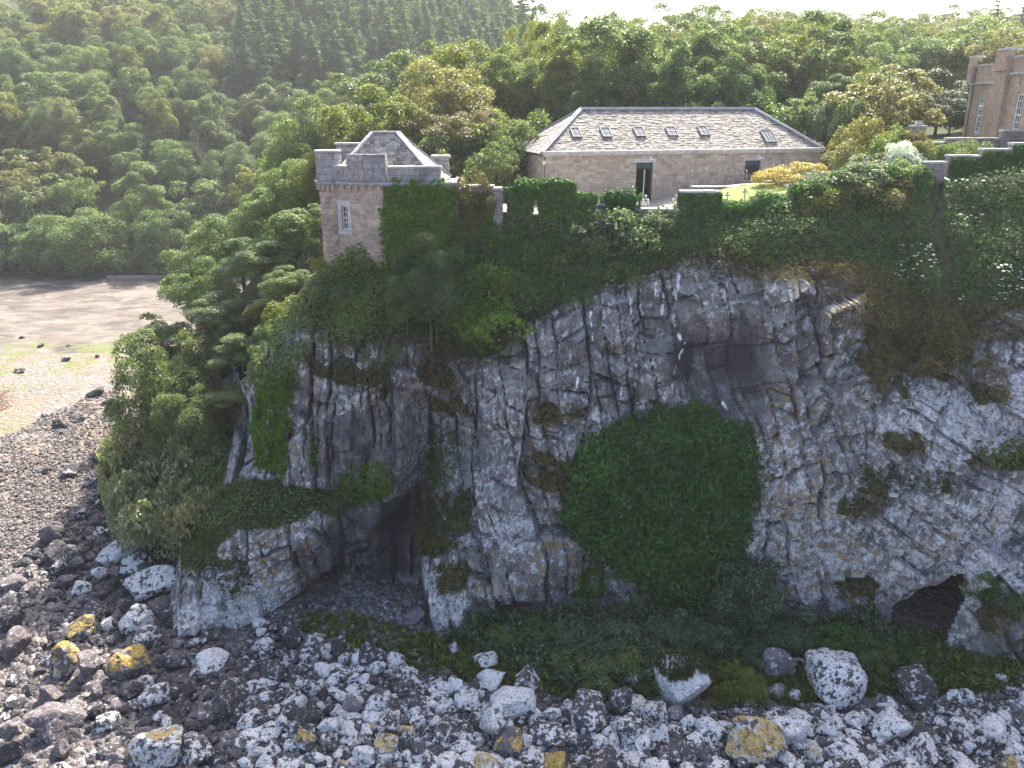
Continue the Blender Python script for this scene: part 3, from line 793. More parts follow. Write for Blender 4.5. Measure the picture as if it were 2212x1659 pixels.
r0, r1 = (4.05, BD / 2, BR), (BL - 3.9, BD / 2, BR)
b0, b1 = (-.25, BD + .2, BE - .1), (BL + .25, BD + .2, BE - .1)
d0 = (-.25, .1, BE - .1)
mb = MB(); V = np.array([e0, e1, r1, r0, b0, b1])
mb.add(V, [[0, 1, 2, 3], [5, 4, 3, 2]]); mb.add(V, [[4, 0, 3], [1, 5, 2]]); mb.add(V - [0, 0, .12], [[0, 4, 5, 1]])
mb.build('roof_deck', M_SLATE, roof)
sl = Pieces(SLATES)
slope(sl, (-.2, .3, BE + .05), (BL + .2, .3, BE + .05), r1, r0, .19, .31, np.random.default_rng(8))
sl.build('slate', 'small_slates', M_SLATE, roof, 295)
sl = Pieces(SLATES)
slope(sl, (-.33, BD + .2, BE - .13), (-.33, -.1, BE - .13), r0, r0, .2, .31, np.random.default_rng(9))
slope(sl, (BL + .33, -.1, BE - .13), (BL + .33, BD + .2, BE - .13), r1, r1, .2, .31, np.random.default_rng(10))
sl.build('slate', 'end_slates', M_SLATE, put('hip_end', None, main), 200)
mb = MB()
strip(mb, np.array(r0) + (0, 0, .06), np.array(r1) + (0, 0, .06), .34, .1)
for a, b in ((e0, r0), (e1, r1), (b0, r0), (b1, r1)):
    strip(mb, np.array(a) + (0, 0, .10), np.array(b) + (0, 0, .08), .34, .09)
mb.build('ridge_flashing', M_LEAD, roof)
mb = MB(); strip(mb, np.array(r0) + (-.1, 0, .15), np.array(r1) + (.1, 0, .15), .12, .09)
for a, b in ((e0, r0), (e1, r1)): strip(mb, np.array(a) + (0, 0, .18), np.array(b) + (0, 0, .16), .11, .08)
mb.build('ridge_roll', M_LEAD, roof)
# roof windows
vN = np.array([0, -(BR - BE), BD / 2 - .1]); vN /= np.linalg.norm(vN)
vU = np.array([0, BD / 2 - .1, BR - BE]); vU /= np.linalg.norm(vU)
def to_main(P):
    c, s = math.cos(-YAW), math.sin(-YAW); x, y = P[0] - 2.39, P[1] - 62
    return np.array([c * x - s * y, s * x + c * y, P[2]])
for k, (zx, zy, ww, hh) in enumerate([(525, 258, .62, .95), (718, 257, .66, .95), (930, 254, .68, .95), (1135, 250, .68, .95), (1338, 247, .66, .95), (1752, 282, .85, 1.3)]):
    x, y = (1850 + zx * .5877) / 1.736, (350 + zy * .5877) / 1.736
    o = np.array([0, 0, CAM_Z]); d = ray(x, y)
    ol, dl = to_main(o), to_main(o + d) - to_main(o)
    tt = ((np.array([0, .1, BE - .1]) - ol) @ vN) / (dl @ vN)
    c = ol + dl * tt + vN * .07
    M = np.c_[np.array([1.0, 0, 0]), vU, vN, c]
    sk = put('skylight', None, roof)
    sk_me = MB()
    for a, b in (((-ww / 2 - .06, -hh / 2 - .06, -.04), (-ww / 2, hh / 2 + .06, .12)), ((ww / 2, -hh / 2 - .06, -.04), (ww / 2 + .06, hh / 2 + .06, .12)), ((-ww / 2, -hh / 2 - .06, -.04), (ww / 2, -hh / 2, .12)), ((-ww / 2, hh / 2, -.04), (ww / 2, hh / 2 + .06, .13))):
        sk_me.box(a, b, M)
    for q_ in (-.17, .17) if ww > .7 else (0,):
        sk_me.box((q_ * ww * 1.0 - .015, -hh / 2, .085), (q_ * ww + .015, hh / 2, .105), M)
    sk.data = None
    f = sk_me.build('skylight', M_IRON, roof)
    bpy.data.objects.remove(sk)
    g = MB(); g.box((-ww / 2, -hh / 2, .02), (ww / 2, hh / 2, .07), M); g.build('pane', M_SKYGLASS, f)
    if k < 5:
        g = MB(); g.box((-ww / 2, -.012, .0845), (ww / 2, .012, .1), M); g.build('glazing_bar', M_LEAD, f)
# door
door = put('door_frame', None, main)
mb = MB()
a, b = DOOR[0], DOOR[1]
mb.box((a, .12, -.3), (a + .07, .24, 2.73)); mb.box((b - .07, .12, -.3), (b, .24, 2.73)); mb.box((a + .07, .12, 2.63), (b - .07, .24, 2.73)); mb.box((a + .07, .12, 2.22), (b - .07, .24, 2.36))
mb.build('frame', M_BLACK, door)
for q_ in range(3):
    m2 = MB(); m2.box((a + .09 + q_ * .395, .16, 2.38), (a + .45 + q_ * .395, .19, 2.61)); m2.build('pane', M_SKYGLASS, door)
m2 = MB(); m2.box((a + .08, .25, -.1), (a + .13, .85, 2.2)); m2.box((a + .13, .3, .2), (a + .145, .8, 1.0)); m2.box((a + .13, .3, 1.2), (a + .145, .8, 2.0))
tag(m2.build('door_leaf', M_RED, door), 'red-brown door leaf standing open')
m2 = MB(); m2.box((b - .13, .25, -.1), (b - .08, .85, 2.2)); m2.box((b - .145, .3, .2), (b - .13, .8, 2.0))
tag(m2.build('door_leaf', M_BLACK, door), 'dark green door leaf standing open')
m2 = MB(); m2.box((a + .70, .14, -.1), (a + .75, .2, 2.22)); m2.build('mullion', M_WHITE, door)
win = put('window', None, main)
a, b, c, d = WIN
mb = MB(); mb.box((a, .15, c), (a + .06, .25, d)); mb.box((b - .06, .15, c), (b, .25, d)); mb.box((a + .06, .15, d - .06), (b - .06, .25, d)); mb.box((a + .06, .15, c), (b - .06, .25, c + .06)); mb.box((a + .06, .15, d - .42), (b - .06, .25, d - .36))
for q_ in (.33, .67): mb.box((a + (b - a) * q_ - .015, .17, d - .36), (a + (b - a) * q_ + .015, .23, d - .06))
mb.build('frame', M_BLACK, win)
mb = MB(); mb.box((a + .06, .2, d - .36), (b - .06, .21, d - .06)); mb.build('pane', M_SKYGLASS, win)
mb = MB(); mb.box((a + .06, .2, c + .06), (b - .06, .21, d - .42)); mb.build('pane', M_GLASS, win)
mb = MB(); mb.box((a - .1, -.06, c - .14), (b + .1, .1, c)); mb.build('sill', M_COPE, win)
for o, nm in ((DOOR, 'door_lintel'), (WIN, 'window_lintel')):
    mb = MB(); mb.box((o[0] - .25, -.05, o[3]), (o[1] + .25, .1, o[3] + .28)); mb.build(nm, M_COPE, main)
mb = MB(); mb.tube([(-.08, -.09, 3.2), (-.08, -.09, -.4)], .045, 8); mb.box((-.15, -.15, 3.1), (-.01, -.03, 3.3)); mb.build('downpipe', M_IRON, main)
mb = MB(); mb.box((-.22, -.2, 2.72), (-.04, -.05, 2.98)); mb.build('alarm_box', plain('cream_plastic', (.75, .68, .35), .5, .4, .1), main)
for s in (8.15, 17.15):
    mb = MB(); mb.box((s - .06, -.05, 3.0), (s + .06, 0, 3.16)); mb.tube([(s, -.05, 3.1), (s, -.28, 3.14), (s, -.32, 3.0)], .02, 5); mb.tube([(s, -.32, 3.02), (s, -.32, 2.97), (s, -.32, 2.93)], [.03, .1, .13], 8)
    mb.build('wall_lamp', M_WHITE, main)

# ---------------------------------------------------------------- the clifftop tower
TO = np.array([-8.0, 56.0, 0.0])
tower = thing('stone_tower', 'round-fronted sandstone corner tower with battlements and a hipped slate roof', 'tower', tuple(TO))
tl = lambda p: (p[0] - TO[0], p[1] - TO[1])
K, L1 = (-9.13, 53.0), (-11.38, 53.82)
Cc, Dd = (-7.8, 52.96), (-3.4, 53.1)
T0 = np.random.default_rng(12)
wmb, pcs = MB(), Pieces(BLOCKS)
WB = (.62, 1.04, -.78, .74)
twall = put('wall', None, tower)
facet(pcs, wmb, tl(L1), tl(K), -5.5, 2.0, [WB], r=T0, h=(.26, .42), w=(.35, 1.0))
facet(pcs, wmb, tl(K), tl(Cc), -5.5, 2.0, r=T0, h=(.3, .5), w=(.45, .9))
facet(pcs, wmb, tl(Cc), tl(Dd), -4.5, 2.0, r=T0, h=(.3, .5), w=(.45, 1.0))
facet(pcs, wmb, tl((-11.95, 60)), tl((-11.95, 54.2)), -5.5, 2.0, r=T0, h=(.3, .5), w=(.45, 1.0))
facet(pcs, wmb, tl(Dd), tl((-3.4, 60)), -2, 2.0, r=T0, h=(.3, .5), w=(.45, 1.0))
wmb.prism([tl(p) for p in ((-11.6, 54.5), (-9.1, 53.6), (-3.8, 53.6), (-3.9, 60), (-11.7, 60))], -5.5, 1.9)
wmb.build('masonry_core', M_MORTAR, twall)
pcs.build('stone', 'small_stones', M_TOWER, twall, 260)
# half-round shaft on the seaward corner
tc = np.array(tl((-11.55, 54.2)))
turret = put('corner_shaft', None, tower)
tp = Pieces(BLOCKS); m2 = MB()
def ring(pieces, c, rad, z0, z1, nseg, r, h=(.28, .42), a0=0, a1=360):
    z = z0; k = 0
    while z < z1 - .05:
        hh = min(r.uniform(*h), z1 - z)
        for s in range(nseg):
            a = R(a0 + (a1 - a0) * (s + .5 + .5 * (k % 2)) / nseg)
            wd = 2 * rad * math.sin(R(a1 - a0) / nseg / 2) * .98
            ex = np.array([-math.sin(a), math.cos(a), 0]); ey = -np.array([math.cos(a), math.sin(a), 0])
            o = np.array([c[0], c[1], z + hh / 2]) - ey * (rad * .985 - .07)
            pieces.add(frame(o, ex * wd, ey * .14, np.array([0, 0, hh - .018])), wd * hh)
        z += hh; k += 1
ang = np.arange(14) * 2 * np.pi / 14
ring(tp, tc, .70, -5.5, 2.0, 10, T0)
m2.prism(np.c_[tc[0] + .64 * np.cos(ang), tc[1] + .64 * np.sin(ang)], -5.5, 2.0); m2.build('shaft_core', M_MORTAR, turret)
tp.build('stone', 'small_stones', M_TOWER, turret, 200)
# window dressings
A_, B_ = np.array(tl(L1)), np.array(tl(K)); e = (B_ - A_) / np.hypot(*(B_ - A_)); nn = np.array([e[1], -e[0]])
MW = np.c_[np.array([*e, 0]), np.array([-nn[0], -nn[1], 0]), np.array([0, 0, 1.0]), np.array([A_[0], A_[1], 0])]
tw = put('window', None, tower); a, b, c, d = WB
mb = MB(); mb.box((a, .12, c), (a + .045, .2, d), MW); mb.box((b - .045, .12, c), (b, .2, d), MW); mb.box((a + .045, .12, d - .06), (b - .045, .2, d), MW); mb.box((a + .045, .12, c), (b - .045, .2, c + .07), MW); mb.box((a + .045, .13, (c + d) / 2 - .025), (b - .045, .19, (c + d) / 2 + .025), MW)
mb.box(((a + b) / 2 - .011, .14, c + .07), ((a + b) / 2 + .011, .18, (c + d) / 2 - .03), MW); mb.box(((a + b) / 2 - .011, .14, (c + d) / 2 + .025), ((a + b) / 2 + .011, .18, d - .06), MW)
for z in (c + .43, d - .4): mb.box((a + .07, .145, z - .015), (b - .07, .175, z + .015), MW)
mb.build('sash', M_WHITE, tw)
mb = MB(); mb.box((a + .05, .155, c + .05), (b - .05, .165, d - .05), MW); mb.build('pane', M_GLASS, tw)
mb = MB(); mb.box((a - .26, -.045, c - .05), (a, .12, d + .02), MW); mb.box((b, -.045, c - .05), (b + .26, .12, d + .02), MW); mb.box((a - .3, -.05, d + .02), (b + .3, .12, d + .32), MW); mb.box((a - .3, -.1, c - .28), (b + .3, .12, c - .05), MW)
mb.build('surround', M_COPE, tw)
# cornice with corbels, then the battlements
def off(P, d):
    P = [np.array(p, float) for p in P]; out = []
    for i, p in enumerate(P):
        n_ = np.zeros(2)
        for a, b in ((i - 1, i), (i, i + 1)):
            if 0 <= a and b < len(P):
                t_ = P[b] - P[a]; t_ /= np.hypot(*t_); n_ += np.array([t_[1], -t_[0]])
        n_ /= np.hypot(*n_); out.append(p + n_ * d)
    return out
line = [tl(p) for p in (L1, K, Cc, Dd)]
cor = put('cornice', None, tower)
mb = MB()
for d0_, d1_, z0, z1 in ((.14, -.3, 2.0, 2.10), (.28, -.3, 2.10, 2.24)):
    o_, i_ = off(line, d0_), off(line, d1_)
    for k in range(3): mb.prism([o_[k], o_[k + 1], i_[k + 1], i_[k]], z0, z1)
    mb.prism(np.c_[tc[0] + (.70 + d0_) * np.cos(ang), tc[1] + (.70 + d0_) * np.sin(ang)], z0 + .004, z1 + .004)
mb.build('moulding', M_PARAPET, cor)
for k in range(2):
    p_, q_ = np.array(line[k]), np.array(line[k + 1]); Lk = np.hypot(*(q_ - p_)); ek = (q_ - p_) / Lk; nk = np.array([ek[1], -ek[0]])
    Mk = np.c_[np.array([*ek, 0]), np.array([-nk[0], -nk[1], 0]), np.array([0, 0, 1.0]), np.array([p_[0], p_[1], 0])]
    for s in np.arange(.35, Lk, .5):
        m3 = MB(); m3.box((s - .1, -.17, 1.72), (s + .1, .1, 1.998), Mk); m3.build('corbel', M_TOWER, cor)
for q_ in range(8):
    a = R(150 + q_ * 20); dv = np.array([math.cos(a), math.sin(a)])
    m3 = MB(); m3.box((-.1, -.87, 1.72), (.1, -.5, 1.996), np.c_[np.array([dv[1], -dv[0], 0]), np.array([-dv[0], -dv[1], 0]), np.array([0, 0, 1.0]), np.array([*tc, 0])]); m3.build('corbel', M_TOWER, cor)
par = put('parapet', None, tower); pp = Pieces(BLOCKS); mb = MB()
pl_ = off(line, .16)
kA = pl_[0]; kB = pl_[1]; e_ = (kB - kA) / np.hypot(*(kB - kA)); Lb = np.hypot(*(kB - kA))
facet(pp, mb, kA + e_ * .3, kA + e_ * (Lb - 1.15), 2.24, 3.1, r=T0, thick=.4, h=(.28, .36), w=(.4, .8))
facet(pp, mb, kA + e_ * (Lb - 1.15), kB, 2.24, 3.9, r=T0, thick=.45, h=(.34, .44), w=(.5, .95))
facet(pp, mb, kB, pl_[2], 2.24, 3.9, r=T0, thick=.45, h=(.34, .44), w=(.45, .8))
m_ret = pl_[2] + np.array([0, .9])
facet(pp, mb, pl_[2], m_ret, 2.24, 3.9, r=T0, thick=.45, h=(.34, .44), w=(.45, .8))
facet(pp, mb, pl_[2] + np.array([.1, .12]), tl((-4.45, 53.08)), 2.24, 3.05, r=T0, thick=.4, h=(.26, .4), w=(.45, .9))
facet(pp, mb, tl((-4.45, 53.08)), tl((-4.45, 53.9)), 2.24, 3.05, r=T0, thick=.3, h=(.26, .4), w=(.45, .9))
facet(pp, mb, tl((-5.5, 59.6)), tl((-4.4, 59.6)), 1.8, 3.35, r=T0, thick=.4, h=(.3, .4), w=(.4, .8))
facet(pp, mb, tl((-12.1, 59.5)), tl((-10.5, 59.5)), 1.9, 4.2, r=T0, thick=.5, h=(.3, .4), w=(.4, .8))
ring(pp, tc, .80, 2.24, 4.0, 11, T0, (.36, .46))
mb.prism(np.c_[tc[0] + .73 * np.cos(ang), tc[1] + .73 * np.sin(ang)], 2.24, 3.95)
mb.build('parapet_core', M_DARKWALL, par)
pp.build('stone', 'small_stones', M_PARAPET, par, 240)
mb = MB()
M_B = np.c_[np.array([*e_, 0]), np.array([e_[1] * -1, e_[0], 0]) , np.array([0, 0, 1.0]), np.array([kA[0], kA[1], 0])]
mb = MB(); mb.box((.3, -.05, 3.1), (Lb - 1.15, .45, 3.22), M_B); mb.build('coping', M_COPE, par)
mb = MB(); mb.prism([pl_[2] + np.array([.12, .04]), np.array(tl((-4.35, 53.0))), np.array(tl((-4.35, 53.5))), pl_[2] + np.array([.12, .55])], 3.05, 3.2); mb.build('coping', M_COPE, par)
mb = MB(); mb.box((*tl((-5.6, 59.5)), 3.35), (*tl((-4.3, 60.1)), 3.5)); mb.build('coping', M_COPE, par)
mb = MB(); mb.box((*tl((-12.2, 59.4)), 4.2), (*tl((-10.4, 60.1)), 4.32)); mb.build('coping', M_COPE, par)
mb = MB(); mb.prism(np.c_[tc[0] + .86 * np.cos(ang), tc[1] + .86 * np.sin(ang)], 3.99, 4.1); mb.build('coping', M_COPE, par)
# roof
troof = put('roof', None, tower)
tv = lambda x, y, z: np.array([x - TO[0], y - TO[1], z])
q0, q1, q2, q3 = tv(-11.7, 54.0, 2.0), tv(-4.5, 54.0, 2.0), tv(-4.35, 60, 2.0), tv(-11.7, 60, 2.0)
s0, s1_ = tv(-9.13, 57, 5.05), tv(-7.5, 57, 5.05)
mb = MB(); V = np.array([q0, q1, q2, q3, s0, s1_]); mb.add(V, [[0, 1, 5, 4], [2, 3, 4, 5]]); mb.add(V, [[1, 2, 5], [3, 0, 4]]); mb.build('roof_deck', M_SLATE, troof)
sl = Pieces(SLATES)
slope(sl, q0 + (0, 0, .03), q1 + (0, 0, .03), s1_, s0, .24, .33, np.random.default_rng(14))
slope(sl, q1 + (.05, -.05, -.02), q2 + (.05, .05, -.02), s1_, s1_, .24, .33, np.random.default_rng(15))
slope(sl, q3 + (0, 0, .03), q0 + (0, 0, .03), s0, s0, .24, .33, np.random.default_rng(16))
sl.build('slate', 'small_slates', M_SLATE, troof, 290)
mb = MB(); strip(mb, s0 + (0, 0, .06), s1_ + (0, 0, .06), .3, .1)
for a, b in ((q0, s0), (q1, s1_), (q2, s1_)): strip(mb, a + (0, 0, .08), b + (0, 0, .07), .36, .09)
mb.build('ridge_flashing', M_LEAD, troof)

# ---------------------------------------------------------------- the castle wing at the east edge
CO = np.array([37.3, 72.0, 3.6])
cdir = np.array([-.1, -1.0]); cdir /= np.hypot(*cdir)
castle = thing('castle_wing', 'tall sandstone castle wing with sash windows, blind arch and battlements at the picture edge', 'castle', tuple(CO), math.atan2(cdir[1], cdir[0]))
# local: x towards the camera along the face, outward is -y; z from 3.6
C0r = np.random.default_rng(21)
wmb, pcs = MB(), Pieces(BLOCKS)
CW = [(2.0, 3.0, 1.05, 3.75), (8.4, 9.5, 1.05, 3.95)]
CH = 6.1
facet(pcs, wmb, (0, 0), (16, 0), -1, CH, CW, r=C0r, thick=.7, h=(.3, .42), w=(.5, 1.1), proud=.012)
facet(pcs, wmb, (0, 9), (0, .7), -1, CH, (), r=C0r, thick=.7, h=(.3, .42), w=(.5, 1.1), proud=.012)
cw = put('wall', None, castle)
wmb.box((.7, .7, -1), (16, 9, CH - .3))
wmb.build('masonry_core', M_CASTLE, cw)
pcs.build('stone', 'small_stones', M_CASTLE, cw, 280)
for k, (a, b, c, d) in enumerate(CW):
    wi = put('window', None, castle)
    mb = MB(); mb.box((a, .08, c), (a + .1, .2, d)); mb.box((b - .1, .08, c), (b, .2, d)); mb.box((a + .1, .08, d - .1), (b - .1, .2, d)); mb.box((a + .1, .08, c), (b - .1, .2, c + .12)); mb.box((a + .1, .09, (c + d) / 2 - .04), (b - .1, .18, (c + d) / 2 + .04))
    for q_ in (.36, .64): mb.box((a + (b - a) * q_ - .02, .1, c + .12), (a + (b - a) * q_ + .02, .16, d - .1))
    for q_ in (.17, .33, .67, .83): mb.box((a + .1, .11, c + (d - c) * q_ - .02), (b - .1, .155, c + (d - c) * q_ + .02))
    mb.build('sash', M_WHITE, wi)
    mb = MB(); mb.box((a + .05, .13, c + .05), (b - .05, .14, d - .05)); mb.build('pane', M_GLASS, wi)
    mb = MB(); mb.box((a - .15, -.08, c - .2), (b + .15, .1, c)); mb.build('sill', M_COPE, wi)
mb = MB()
mb.box((5.0, -.35, -1), (6.9, 0, CH + .9)); mb.box((5.0, -.5, 5.6), (6.9, -.35, CH + .9))
mb.build('pilaster', M_CASTLE, castle)
mb = MB(); mb.box((-.25, -.3, 4.9), (.6, 0, CH + .7)); mb.build('corner_turret', M_CASTLE, castle)
mb = MB()
mb.box((.6, -.16, 4.75), (5.0, 0, 4.88)); mb.box((4.0, -.14, 5.35), (5.0, 0, 5.45)); mb.box((6.9, -.14, 5.3), (16, 0, 5.44))
mb.build('string_course', M_COPE, castle)
mb = MB(); mb.box((.6, -.05, CH), (5.0, .5, CH + .14)); mb.box((5.0, -.55, CH + .9), (6.9, .5, CH + 1.05)); mb.box((6.9, -.05, CH + .35), (16, .5, CH + .5)); mb.box((-.3, -.35, CH + .7), (.65, .5, CH + .84)); mb.build('coping', M_COPE, castle)
mb = MB(); mb.box((6.9, -.02, CH), (16, .45, CH + .35)); mb.build('parapet', M_CASTLE, castle)
# blind arch
mb = MB(); zc = 5.2 - .55; xc = 8.95
arcs = [(xc + .62 * math.cos(a), zc + .62 * math.sin(a)) for a in np.linspace(math.pi, 0, 9)]; arci = [(xc + .45 * math.cos(a), zc + .45 * math.sin(a)) for a in np.linspace(math.pi, 0, 9)]
for k in range(8):
    V = [(arcs[k][0], -.06, arcs[k][1]), (arcs[k + 1][0], -.06, arcs[k + 1][1]), (arci[k + 1][0], -.06, arci[k + 1][1]), (arci[k][0], -.06, arci[k][1])]
    V += [(x, .05, z) for x, _, z in V]
    mb.add(V, [[0, 1, 2, 3], [0, 4, 5, 1], [3, 2, 6, 7]])
mb.build('blind_arch', M_CASTLE, castle)
mb = MB(); mb.tube([(.8, -.1, CH - .1), (.8, -.1, 3.6), (.8, -.1, -.5)], .06, 8); mb.build('drainpipe', M_IRON, castle)
mb = MB(); mb.tube([(3.4, -.02, 3.1), (3.4, -.3, 3.15)], .03, 5); mb.tube([(3.4, -.3, 3.18), (3.4, -.3, 3.1), (3.4, -.3, 3.05)], [.05, .14, .16], 8); mb.build('wall_lamp', M_WHITE, castle)
mb = MB(); mb.add([(1.2, 1.2, CH + .1), (16, 1.2, CH + .5), (16, 5, CH + 2.3), (4, 5, CH + 1.8)], [[0, 1, 2, 3]]); mb.add([(1.2, 1.2, CH + .1), (4, 5, CH + 1.8), (1.2, 9, CH + .1)], [[0, 1, 2]]); mb.box((3.2, 3.6, CH), (6.0, 5.2, CH + 1.5)); mb.build('roof', M_LEAD, castle)
# ================================================================ PLANTS
G4 = np.random.default_rng(99)
def unit(v): return v / (np.linalg.norm(v, axis=-1, keepdims=True) + 1e-9)
def leaves(C, N, S, r, fold=.25, asp=.62):
    """one folded leaf (two triangles) per centre"""
    n = len(C); N = unit(N + 1e-6)
    t = unit(np.cross(N, r.normal(size=(n, 3)))); b = np.cross(N, t)
    S = np.broadcast_to(np.asarray(S, float), (n,))[:, None] * .5
    up = N * S * fold
    V = np.stack([C - t * S, C - b * S * asp + up, C + t * S, C + b * S * asp + up], 1).reshape(-1, 3)
    i = np.arange(n)[:, None] * 4
    return V, np.vstack([i + [0, 1, 2], i + [0, 2, 3]])
def ball(r, n):
    return unit(r.normal(size=(n, 3)))
def crown(r, Rx, Rz, zc, nl, nleaf, ls, lobe=(.26, .42), low=-.55, irr=.22, inner=.12, drop=0.0):
    """leaves gathered in domes of different sizes round an uneven crown"""
    d = ball(r, nl * 3); d = d[d[:, 2] > low][:nl]
    rad = (1 + irr * r.normal(size=len(d))).clip(.55, 1.3) * .74
    lc = d * rad[:, None] * [Rx, Rx, Rz] + [0, 0, zc]
    lr = r.uniform(*lobe, len(d)) * Rx
    w = lr ** 2; k = r.choice(len(d), nleaf, p=w / w.sum())
    v = unit(ball(r, nleaf) + .45 * d[k] + [0, 0, .5])
    rr = (r.uniform(.74, 1.04, nleaf) + .09 * r.normal(size=nleaf))
    C = lc[k] + v * (lr[k] * rr)[:, None] * [1, 1, .95]
    C[:, 2] -= drop * (np.hypot(C[:, 0], C[:, 1]) / Rx) ** 2 * Rz
    N = unit(v * .7 + [0, 0, .45] + .55 * r.normal(size=(nleaf, 3)))
    m = int(nleaf * inner)
    C2 = ball(r, m) * r.uniform(.2, .7, (m, 1)) * [Rx, Rx, Rz] + [0, 0, zc]
    C = np.vstack([C, C2]); N = np.vstack([N, ball(r, m)])
    return leaves(C, N, ls * r.uniform(.65, 1.3, len(C)), r), lc, lr
def trunk_mesh(name, r, H, rad, limbs, mat, lean=.03, k=7):
    mb = MB(); n = 7; z = np.linspace(-1.2, H, n)
    P = np.c_[np.cumsum(r.normal(0, lean * H / n, n)), np.cumsum(r.normal(0, lean * H / n, n)), z]
    P[:, :2] -= P[1, :2]
    mb.tube(P, rad * np.linspace(1.15, .25, n), k)
    for q_ in limbs:
        z0 = r.uniform(.25, .75) * H; i = np.interp(z0, z, np.arange(n)); p0 = P[int(i)] * (1 - i % 1) + P[min(n - 1, int(i) + 1)] * (i % 1)
        q_ = np.array(q_); mid = p0 * .5 + q_ * .5 + [0, 0, -.06 * H] + r.normal(0, .03 * H, 3)
        mb.tube([p0, p0 * .7 + mid * .3 + r.normal(0, .01 * H, 3), mid, q_], rad * np.array([.5, .4, .3, .1]), 5)
    return mb.mesh(name, mat, True)
def bark_material(name, col):
    t = NT(name); p = t.coord()
    n = t.noise(t.mapping(p, (3, 3, .6)), 3.0, 6, .6)
    c = t.ramp(n, [(.3, tuple(x * .5 for x in col)), (.6, col), (.75, tuple(min(1, x * 1.5) for x in col))])
    return t.done(t.bsdf(c, .95, .1, t.bump(n, .7, .05)))
M_BARK = bark_material('grey_brown_bark', (.11, .09, .07))
M_PALEBARK = bark_material('bleached_dead_wood', (.24, .215, .19))
LM = {
 'silver': leaf_mat('silvery_olive_leaves', (.13, .15, .08), (.24, .26, .14), (.42, .42, .27), .42),
 'dark': leaf_mat('dark_green_leaves', (.052, .092, .036), (.108, .165, .054), (.19, .24, .10)),
 'mid': leaf_mat('mid_green_leaves', (.070, .115, .040), (.145, .205, .066), (.25, .30, .13)),
 'yellow': leaf_mat('yellow_green_leaves', (0.080, 0.109, 0.019), (0.160, 0.184, 0.035), (0.240, 0.240, 0.064)),
 'grey': leaf_mat('grey_green_leaves', (.065, .10, .04), (.125, .17, .068), (.25, .29, .16), .42),
 'olive': leaf_mat('olive_leaves', (.10, .11, .04), (.19, .19, .075), (.33, .31, .16), .4),
 'rust': leaf_mat('rusty_green_leaves', (0.075, 0.072, 0.027), (0.132, 0.117, 0.045), (0.210, 0.150, 0.075), .4),
 'pine': leaf_mat('blue_green_needles', (.065, .115, .062), (.125, .19, .095), (.18, .24, .13), .4, .5),
 'yew': leaf_mat('dark_yew_needles', (0.018, 0.039, 0.015), (0.039, 0.069, 0.024), (0.060, 0.098, 0.033), .25, .5),
 'ivy': leaf_mat('ivy_leaves', (0.030, 0.083, 0.018), (0.060, 0.143, 0.027), (0.112, 0.210, 0.045), .3, .5, .1, .12),
 'ivybright': leaf_mat('bright_ivy_leaves', (0.056, 0.115, 0.014), (0.109, 0.203, 0.025), (0.182, 0.266, 0.042), .4, .5, .1, .12),
 'ivydark': leaf_mat('dark_ivy_leaves', (.016, .062, .013), (.044, .122, .026), (.11, .21, .06), .3, .5, .1, .16),
 'bluegreen': leaf_mat('blue_green_leaves', (.026, .062, .030), (.066, .125, .056), (.16, .22, .13), .3, .42, .2, .3),
 'gorse': leaf_mat('yellow_flower_leaves', (.10, .09, .01), (.45, .34, .02), (.60, .48, .05), .3),
 'straw': leaf_mat('dry_grass_blades', (.11, .085, .04), (.20, .155, .08), (.30, .24, .14), .3, .7, .2, .2),
 'grass': leaf_mat('green_grass_blades', (0.036, 0.058, 0.017), (0.074, 0.098, 0.031), (0.132, 0.120, 0.054), .35, .7, .2, .2),
 'white': leaf_mat('white_umbel_petals', (.5, .52, .46), (.72, .74, .68), (.8, .8, .76), .3, .6),
 'pale': leaf_mat('pale_grey_leaves', (.12, .15, .12), (.26, .30, .25), (.42, .45, .40), .3, .6),
}
SIZED = {'conifer': 1}
PROTO = {}
def proto(kind, i, seed, Rx, H, zc, Rz, nl, nleaf, ls, trad=.22, nlimb=6, **k):
    r = np.random.default_rng(seed)
    (V, F), lc, lr = crown(r, Rx, Rz, zc, nl, nleaf, ls, **k)
    cm = mesh('crown', V, F, None)
    cm.materials.append(LM['mid'])
    o = np.argsort(r.random(len(lc)))[:nlimb]
    tm = trunk_mesh('trunk', r, zc + .3 * Rz, trad, lc[o] * [.8, .8, 1] , M_BARK)
    PROTO.setdefault(kind, []).append((cm, tm, Rx, H))
for i in range(5): proto('broad', i, 200 + i, 5.0, 13.0, 7.4, 5.5, 40 + 6 * i, 21000, .27, lobe=(.17, .36), low=-.75, irr=.36, inner=.08)
for i in range(3): proto('oval', i, 270 + i, 3.7, 14.5, 8.2, 6.4, 40, 18000, .26, lobe=(.2, .38), low=-.85, irr=.36, inner=.08)
for i in range(3): proto('tall', i, 220 + i, 4.4, 17.0, 9.2, 7.6, 46, 24000, .27, lobe=(.18, .36), low=-.9, irr=.36, inner=.1)
for i in range(3): proto('airy', i, 230 + i, 4.6, 14.0, 8.6, 5.2, 46, 5200, .36, lobe=(.14, .26), low=-.6, irr=.3, inner=.05, nlimb=12)
for i in range(2): proto('upright', i, 240 + i, 4.6, 11.0, 6.0, 5.0, 70, 9000, .26, lobe=(.10, .2), low=-.3, irr=.3, inner=.25, nlimb=16)
for i in range(3): proto('sapling', i, 250 + i, 2.2, 6.5, 3.7, 2.9, 26, 3000, .28, trad=.08, lobe=(.2, .36), low=-.8, irr=.3)
for i in range(4): proto('shrub', i, 260 + i, 2.0, 2.6, 1.15, 1.45, 22, 3000, .19, trad=.05, lobe=(.24, .42), low=-.15, irr=.2, nlimb=5)
